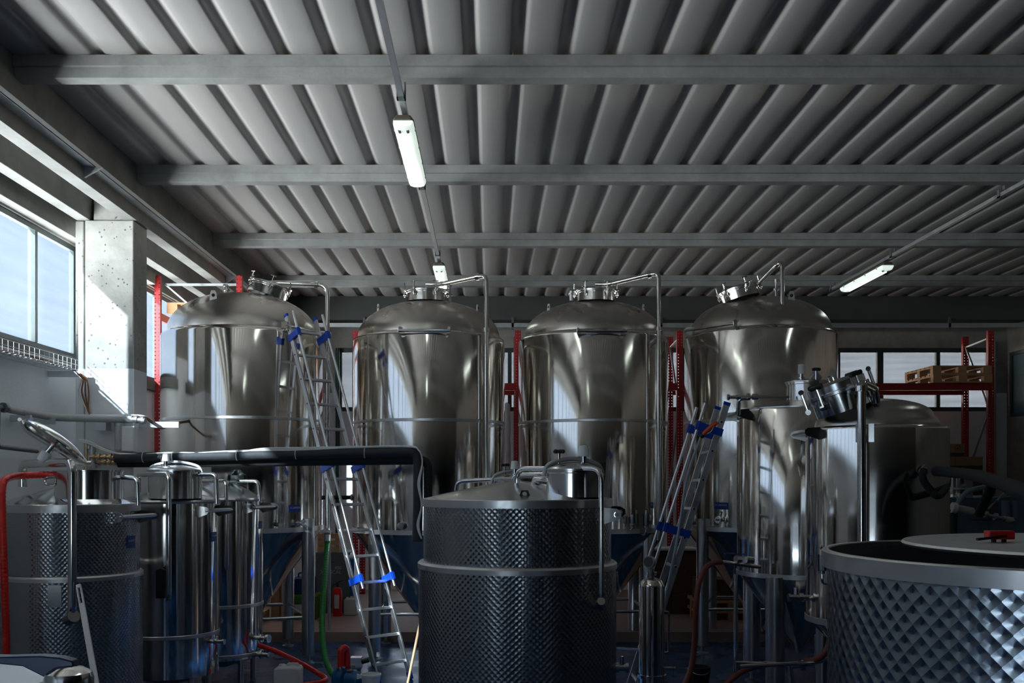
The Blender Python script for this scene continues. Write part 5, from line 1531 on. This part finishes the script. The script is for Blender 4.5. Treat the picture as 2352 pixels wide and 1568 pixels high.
MB().tube(fillet([(st.x, st.y, 0.24), (st.x, st.y, ztop - 0.03), (st.x + 0.03, st.y + 0.03, ztop), (st.x + 0.05, st.y + 0.06, ztop - 0.03), (st.x + 0.055, st.y + 0.07, 0.10)], 0.03), 0.036, n=14).build('hose_stub', M_RED, root)
cb = W(820, 1508, 10.25)
root = thing('control_box', (cb.x, 10.25, 0), 'stainless control box on a post behind the blue pump', 'box')
MB().box(cb.x - 0.065, cb.x + 0.05, 10.20, 10.31, 0.20, cb.z).build('box_body', M_LID, root, bevel=0.004)
MB().box(cb.x + 0.0, cb.x + 0.04, 10.23, 10.27, 0.0, 0.21).build('post', M_DULL, root)
MB().cyl((cb.x + 0.05, 10.25, cb.z - 0.05), (cb.x + 0.125, 10.25, cb.z - 0.03), 0.026, n=14).build('cable_gland', M_BLACK, root)

def jerrycan(x, y, z, w, d, h, label):
    root = thing('jerrycan', (x, y, z), label, 'canister')
    s = [(-w / 2, 0), (w / 2, 0), (w / 2 * 1.0, h * .84), (w / 2 * .86, h * .93), (w / 2 * .35, h * .95), (-w / 2 * .86, h * .93), (-w / 2, h * .84)]
    MB().prism(s, (x, y, z), (1, 0, 0), (0, 0, 1), d).build('canister_body', M_NATURAL, root, bevel=min(w, d) * 0.09)
    MB().tube(fillet([(x - w * .02, y, z + h * .93), (x - w * .02, y, z + h * 1.02), (x + w * .36, y, z + h * 1.02), (x + w * .36, y, z + h * .90)], 0.03), w * .05, n=10).build('handle', M_NATURAL, root)
    MB().cyl((x - w * .25, y, z + h * .92), (x - w * .25, y, z + h * 1.0), w * .12, n=16).build('screw_cap', M_WHITE, root)
    return root
jc = jerrycan(W(663, 0, 10.15).x, 10.15, 0.0, 0.265, 0.20, 0.265, 'pale plastic jerrycan on the blue floor in front of the red hose')
q = W(852, 0, 9.9)
root = thing('bucket', (q.x, 9.9, 0), 'white plastic bucket between the long ladder foot and the blue pump', 'bucket')
MB().lathe([(0.0, 0.0), (0.075, 0.0), (0.096, 0.20), (0.104, 0.20), (0.104, 0.215), (0.092, 0.215), (0.072, 0.012), (0.0, 0.012)], (q.x, 9.9, 0), n=40).build('bucket_body', M_WHITE, root)
MB().prism([(0, 0), (0.05, 0.01), (0.07, 0.03), (0.0, 0.05)], (q.x - 0.135, 9.87, 0.17), (1, 0, 0), (0, 0, 1), 0.03).build('pouring_lip', M_WHITE, root)
MB().box(q.x + 0.02, q.x + 0.06, 9.805, 9.815, 0.02, 0.175).build('scale_strip', M_NATURAL, root)
q = W(1604, 0, 10.0)
root = thing('bucket', (q.x, 9.98, 0), 'dark bucket on the blue floor beside the drooping brown hose', 'bucket')
MB().lathe([(0.0, 0.0), (0.085, 0.0), (0.118, 0.27), (0.124, 0.275), (0.113, 0.275), (0.08, 0.012), (0.0, 0.012)], (q.x, 9.98, 0), n=36).build('bucket_body', M_BLACK, root)
MB().tube(spline([(q.x - 0.12, 9.98, 0.26), (q.x - 0.05, 9.86, 0.22), (q.x + 0.05, 9.86, 0.22), (q.x + 0.12, 9.98, 0.26)], 6), 0.004, n=6).build('bail', M_DULL, root)
# broom
b0 = W(926, 1640, 9.15); b0.z = 0.02
b1_ = W(984, 1338, 9.05)
root = thing('broom', (b0.x, b0.y, 0), 'wooden broom stick with a blue head between the ladder foot and the patterned vat', 'broom')
MB().cyl(b0 + Vector((0, 0, .05)), b1_, 0.0125, n=12).build('stick', M_STICK, root)
MB().box(b0.x - 0.13, b0.x + 0.15, b0.y - 0.03, b0.y + 0.03, 0.04, 0.09).build('broom_head', M_BLUE, root, bevel=0.008)
MB().box(b0.x - 0.125, b0.x + 0.145, b0.y - 0.028, b0.y + 0.028, 0.0, 0.042).build('bristles', M_BLUE, root)

# ------------------------------------------------------------------ behind the tanks, on the platform
q = W(766, 0, 15.0)
root = thing('air_compressor', (q.x, 15.3, ZP), 'dark grey machine cabinet lettered PASCAL, seen past the long ladder', 'machine')
zt = EYE + (1100 - 1268) / F * 15.0
MB().box(q.x - 0.27, q.x + 0.25, 15.0, 15.6, ZP, zt).build('cabinet', M_GREY, root, bevel=0.01)
MB().box(q.x + 0.25, q.x + 0.31, 15.0, 15.6, ZP, zt - 0.1).build('side_panel', M_MOTOR, root, bevel=0.01)
pl = MB().box(q.x - 0.1, q.x + 0.01, 14.993, 15.001, zt - .155, zt - .14).build('panel_slot', M_BLACK, root)
lettering('400', root, (q.x + 0.12, 14.997, zt - 0.235), (1, 0, 0), (0, 0, 1), 0.07, M_LETTER, align='RIGHT')
lettering('XPASCAL', root, (q.x + 0.12, 14.997, zt - 0.30), (1, 0, 0), (0, 0, 1), 0.075, M_LETTER, align='RIGHT')
root = thing('wooden_crate', (q.x - 0.12, 15.2, zt), 'small orange-brown wooden crate on top of the grey machine cabinet', 'crate')
for z_ in (0.0, 0.10, 0.20):
    MB().box(q.x - 0.25, q.x + 0.06, 15.05, 15.07, zt + z_ + 0.005, zt + z_ + 0.075).build('slat', M_WOOD, root)
for x_ in (-0.25, -0.12, 0.02):
    MB().box(q.x + x_, q.x + x_ + 0.05, 15.07, 15.40, zt, zt + 0.28).build('post', M_WOOD, root)
e = W(775, 0, 14.7)
root = thing('fire_extinguisher', (e.x, 14.7, ZP), 'red fire extinguisher standing before the grey machine cabinet', 'extinguisher')
MB().lathe([(0, 0), (0.065, 0), (0.07, 0.02), (0.07, 0.36), (0.055, 0.41), (0.02, 0.43), (0, 0.43)], (e.x, 14.7, ZP), n=28).build('cylinder', M_REDPAINT, root)
MB().box(e.x - 0.035, e.x + 0.035, 14.627, 14.634, ZP + 0.12, ZP + 0.32).build('label_sheet', M_NATURAL, root)
MB().cyl((e.x, 14.7, ZP + .43), (e.x, 14.7, ZP + .50), 0.022, n=12).bar((e.x, 14.7, ZP + .5), (e.x + .10, 14.7, ZP + .53), 0.02, 0.012).bar((e.x, 14.7, ZP + .48), (e.x - .07, 14.7, ZP + .46), 0.02, 0.012).build('valve', M_BLACK, root)
MB().tube(spline([(e.x - .07, 14.7, ZP + .46), (e.x - .10, 14.66, ZP + .35), (e.x - .085, 14.64, ZP + .12)], 6), 0.012, n=8).build('hose', M_BLACK, root)
e = W(792, 0, 14.75)
jerrycan(e.x + 0.075, 14.85, ZP, 0.19, 0.18, 0.26, 'pale jerrycan beside the red fire extinguisher')

e = W(692, 0, 14.5)
root = thing('plastic_crate', (e.x, 14.5, ZP), 'green plastic crate under the blue canister, behind a tank leg', 'crate')
MB().box(e.x - 0.10, e.x + 0.25, 14.3, 14.6, ZP, ZP + 0.35).build('crate_body', M_GREENBOX, root, bevel=0.008)
MB().box(e.x - 0.11, e.x + 0.26, 14.29, 14.61, ZP + 0.335, ZP + 0.36).build('crate_rim', mat('lime_plastic', (0.16, 0.36, 0.02), 0.45), root)
MB().box(e.x - 0.07, e.x + 0.05, 14.294, 14.3, ZP + 0.1, ZP + 0.22).build('paper_label', M_NATURAL, root)
root = thing('blue_canister', (e.x + .05, 14.45, ZP + 0.36), 'blue plastic canister standing on the green crate', 'canister')
MB().box(e.x - 0.09, e.x + 0.22, 14.32, 14.58, ZP + 0.36, ZP + 0.60).build('canister_body', M_DKBLUE, root, bevel=0.02)
MB().tube(fillet([(e.x - 0.03, 14.45, ZP + .59), (e.x - 0.03, 14.45, ZP + .66), (e.x + 0.13, 14.45, ZP + .66), (e.x + 0.13, 14.45, ZP + .59)], 0.03), 0.012, n=8).build('handle', M_DKBLUE, root)
e0 = W(630, 0, 14.2)
carton(e0.x - 0.05, 14.2, ZP, 0.13, 0.35, 0.52, 'tall narrow carton standing under the tank nearest the window wall', M_CARTON, 'cartons standing under the tanks', stripe=False)
carton(e0.x + 0.10, 14.15, ZP, 0.11, 0.35, 0.60, 'tallest carton standing under the tank nearest the window wall', M_CARTON, 'cartons standing under the tanks', stripe=False)
dup(P1, (-4.17, 13.3, ZP), 'low wooden pallet on the platform under the tank nearest the window wall')

# dark stock behind the third and fourth tanks
e = W(1545, 0, 14.9)
g = 'dark cartons stacked behind the tanks'
for row in range(3):
    for k in range(2):
        carton(e.x - 0.42 + k * 0.41, 14.9, ZP + row * 0.32, 0.40, 0.45, 0.315, '%s dark carton, %s of the stack behind the short ladder' % (['inner', 'outer'][k], ['bottom', 'middle', 'top'][row]), M_CARTON2, g, stripe=False)
root = thing('white_board', (e.x, 15.1, ZP + 0.96), 'white board lying on top of the dark cartons behind the short ladder', 'board')
MB().box(e.x - 0.40, e.x + 0.38, 14.85, 15.36, ZP + 0.956, ZP + 0.985).build('board', M_WHITE, root, bevel=0.003)
e = W(1650, 0, 14.4)
dup(P1, (e.x - 0.35, 14.1, ZP), 'bottom wooden pallet behind the tank with the digital thermometer')
dup(P1, (e.x - 0.35, 14.1, ZP + 0.145), 'second wooden pallet behind the tank with the digital thermometer')
for k in range(2):
    carton(e.x - 0.32 + k * 0.46, 14.2, ZP + 0.289, 0.45, 0.5, 0.30, '%s dark carton on the pallets behind the tank with the digital thermometer' % ['inner', 'outer'][k], M_CARTON2, g, stripe=False)

# bottling machine on the far side
mx_ = W(2262, 0, 13.6)
root = thing('bottling_machine', (mx_.x, 13.8, 0), 'blue-grey bottling machine behind the domed vat, tubes and pipes over it', 'machine')
zt = EYE + (1100 - 1141) / F * 13.5
X0, X1 = W(2168, 0, 13.5).x, W(2420, 0, 13.5).x
MB().box(X0, X1, 13.4, 14.3, 0.12, zt - 0.01).build('housing', M_BLUEGREY, root, bevel=0.01)
MB().box(X0 - 0.01, X1 + 0.01, 13.39, 14.31, zt - 0.012, zt).build('top_sheet', M_LID, root)
for x_ in (X0 + .05, X1 - .05):
    for y_ in (13.5, 14.2):
        MB().cyl((x_, y_, 0), (x_, y_, 0.13), 0.03, n=12).build('leg', M_DULL, root)
MB().box(W(2230, 0, 13.4).x, W(2290, 0, 13.4).x, 13.37, 13.401, zt - 0.30, zt - 0.06).build('window_panel', M_GREY, root)
MB().cyl(W(2190, 1166, 12.95), W(2234, 1175, 12.95), 0.055, n=18).build('filter_tube', M_PIPEGREY, root)
MB().cyl(W(2186, 1165, 12.95), W(2196, 1167, 12.95), 0.07, n=18).build('tube_cap', M_WHITE, root)
MB().cyl(W(2234, 1175, 12.95), W(2330, 1196, 12.9), 0.022, n=12).cyl(W(2262, 1181, 12.93), W(2268, 1182, 12.93), 0.045, n=14).cyl(W(2284, 1186, 12.92), W(2290, 1187, 12.92), 0.05, n=14).cyl(W(2302, 1190, 12.91), W(2308, 1191, 12.91), 0.04, n=14).build('valve_line', M_DULL, root)
MB().cyl(W(2310, 1192, 12.9), W(2326, 1195, 12.88), 0.04, n=14).build('pvc_end', M_PIPEGREY, root)
MB().cyl(W(2188, 1170, 13.0), W(2188, 1240, 13.0), 0.06, n=16).build('green_column', M_DKGREEN, root)
for i, (ax_, bx_) in enumerate((((2194, 1166), (2262, 1118)), ((2270, 1168), (2350, 1140)), ((2200, 1160), (2192, 1136)), ((2290, 1150), (2345, 1132)))):
    MB().tube(spline([W(*ax_, 13.0), W((ax_[0] * .6 + bx_[0] * .4), (ax_[1] + bx_[1]) / 2 - 12, 13.1), W(*bx_, 13.4)], 8), (0.035, 0.012, 0.008, 0.014)[i], n=10).build('clear_tube', mat('tube_plastic_%d' % i, (0.22, 0.30, 0.36), 0.25), root)
for px in (2310, 2332):
    MB().cyl(W(px, 1190, 13.2), W(px, 1150, 13.2), 0.05, n=16).build('filler_head', M_BLUEGREY, root)
q = W(2208, 0, 13.75)
root = thing('stock_pot', (q.x, 13.8, zt), 'steel pot standing on the bottling machine below the cartons', 'pot')
MB().lathe([(0.0, 0.0), (0.165, 0.0), (0.168, 0.02), (0.168, 0.33), (0.176, 0.332), (0.176, 0.34), (0.16, 0.34), (0.16, 0.02), (0, 0.015)], (q.x, 13.8, zt), n=48).build('pot_body', M_PIPE, root)
MB().lathe([(0.170, 0.10), (0.173, 0.10), (0.173, 0.125), (0.170, 0.125)], (q.x, 13.8, zt), n=48).build('pot_band', M_DULL, root)
MB().tube(fillet([(q.x + 0.165, 13.8, zt + .24), (q.x + 0.21, 13.8, zt + .24), (q.x + 0.21, 13.8, zt + .28), (q.x + 0.165, 13.8, zt + .28)], .015), 0.008, n=8).build('pot_handle', M_PIPE, root)

# plastic-wrapped roll standing between the second and third tanks, green drain pipe on the back wall
q = W(1164, 0, 15.6)
root = thing('wrapped_roll', (q.x, 15.6, ZP), 'tall roll wrapped in crumpled white plastic between the second and third tanks', 'roll')
rnd = random.Random(3)
prof = [(0.055, 0.0)]
zt = EYE + (1100 - 925) / F * 15.6 - ZP
for k in range(26):
    prof.append((0.055 + rnd.uniform(-0.006, 0.010), zt * (k + 0.5) / 26))
prof += [(0.045, zt - 0.02), (0.02, zt), (0.0, zt + 0.01)]
MB().lathe(prof, (q.x, 15.6, ZP), n=20).build('plastic_wrap', mat('crumpled_film', (0.60, 0.57, 0.60), 0.25, bump=0.6, bscale=18), root)
q = W(773, 0, 18.0)
root = thing('drain_pipe', (q.x, 18.12, ZP), 'dark green drain pipe on the back wall between the first and second tanks', 'pipe')
MB().cyl((q.x, 18.13, ZP), (q.x, 18.13, EYE + 2.38), 0.04, n=16).build('pipe_body', M_DKGREEN, root)
for z_ in (1.0, 2.2, 3.4):
    MB().cyl((q.x, 18.13, z_), (q.x, 18.13, z_ + 0.04), 0.05, n=16).build('pipe_clip', M_DKGREEN, root)
q = W(2292, 0, 18.0)
root = thing('downpipe', (q.x, 18.12, ZP), 'pale pipe on the back wall just beyond the end of the red rack', 'pipe')
MB().cyl((q.x, 18.14, ZP), (q.x, 18.14, EYE + 2.5), 0.035, n=16).build('pipe_body', M_PIPEGREY, root)
for z_ in (1.4, 3.0, 4.3):
    MB().cyl((q.x, 18.14, z_), (q.x, 18.14, z_ + 0.03), 0.045, n=16).build('pipe_clip', M_GALV, root)
# pipe under the platform edge between tanks one and two
root = thing('cross_pipe', W(745, 1143, 13.3), 'dark insulated pipe crossing behind the long ladder between the first two tanks', 'pipe')
q = W(756, 1142, 13.35)
MB().cyl(W(722, 1142, 13.35), W(822, 1142, 13.35), 0.028, n=14).build('pipe_body', M_RUBBER, root)
MB().cyl((q.x, q.y, ZP), (q.x, q.y, q.z), 0.022, n=12).build('standing_pipe', M_GALV, root)
for px in (735, 752, 806):
    MB().cyl(W(px, 1142, 13.35), W(px + 4, 1142, 13.35), 0.045, n=14).build('pipe_joint', M_DULL, root)
# valve assembly that feeds the green hose
MB().cyl(W(752, 1228, 11.88), W(752, 1246, 11.86), 0.040, n=14).cyl(W(752, 1214, 11.9), W(752, 1250, 11.85), 0.032, n=14).cyl(W(745, 1222, 11.86), W(759, 1222, 11.86), 0.026, n=12).build('pipe_valve', M_DULL, r1)
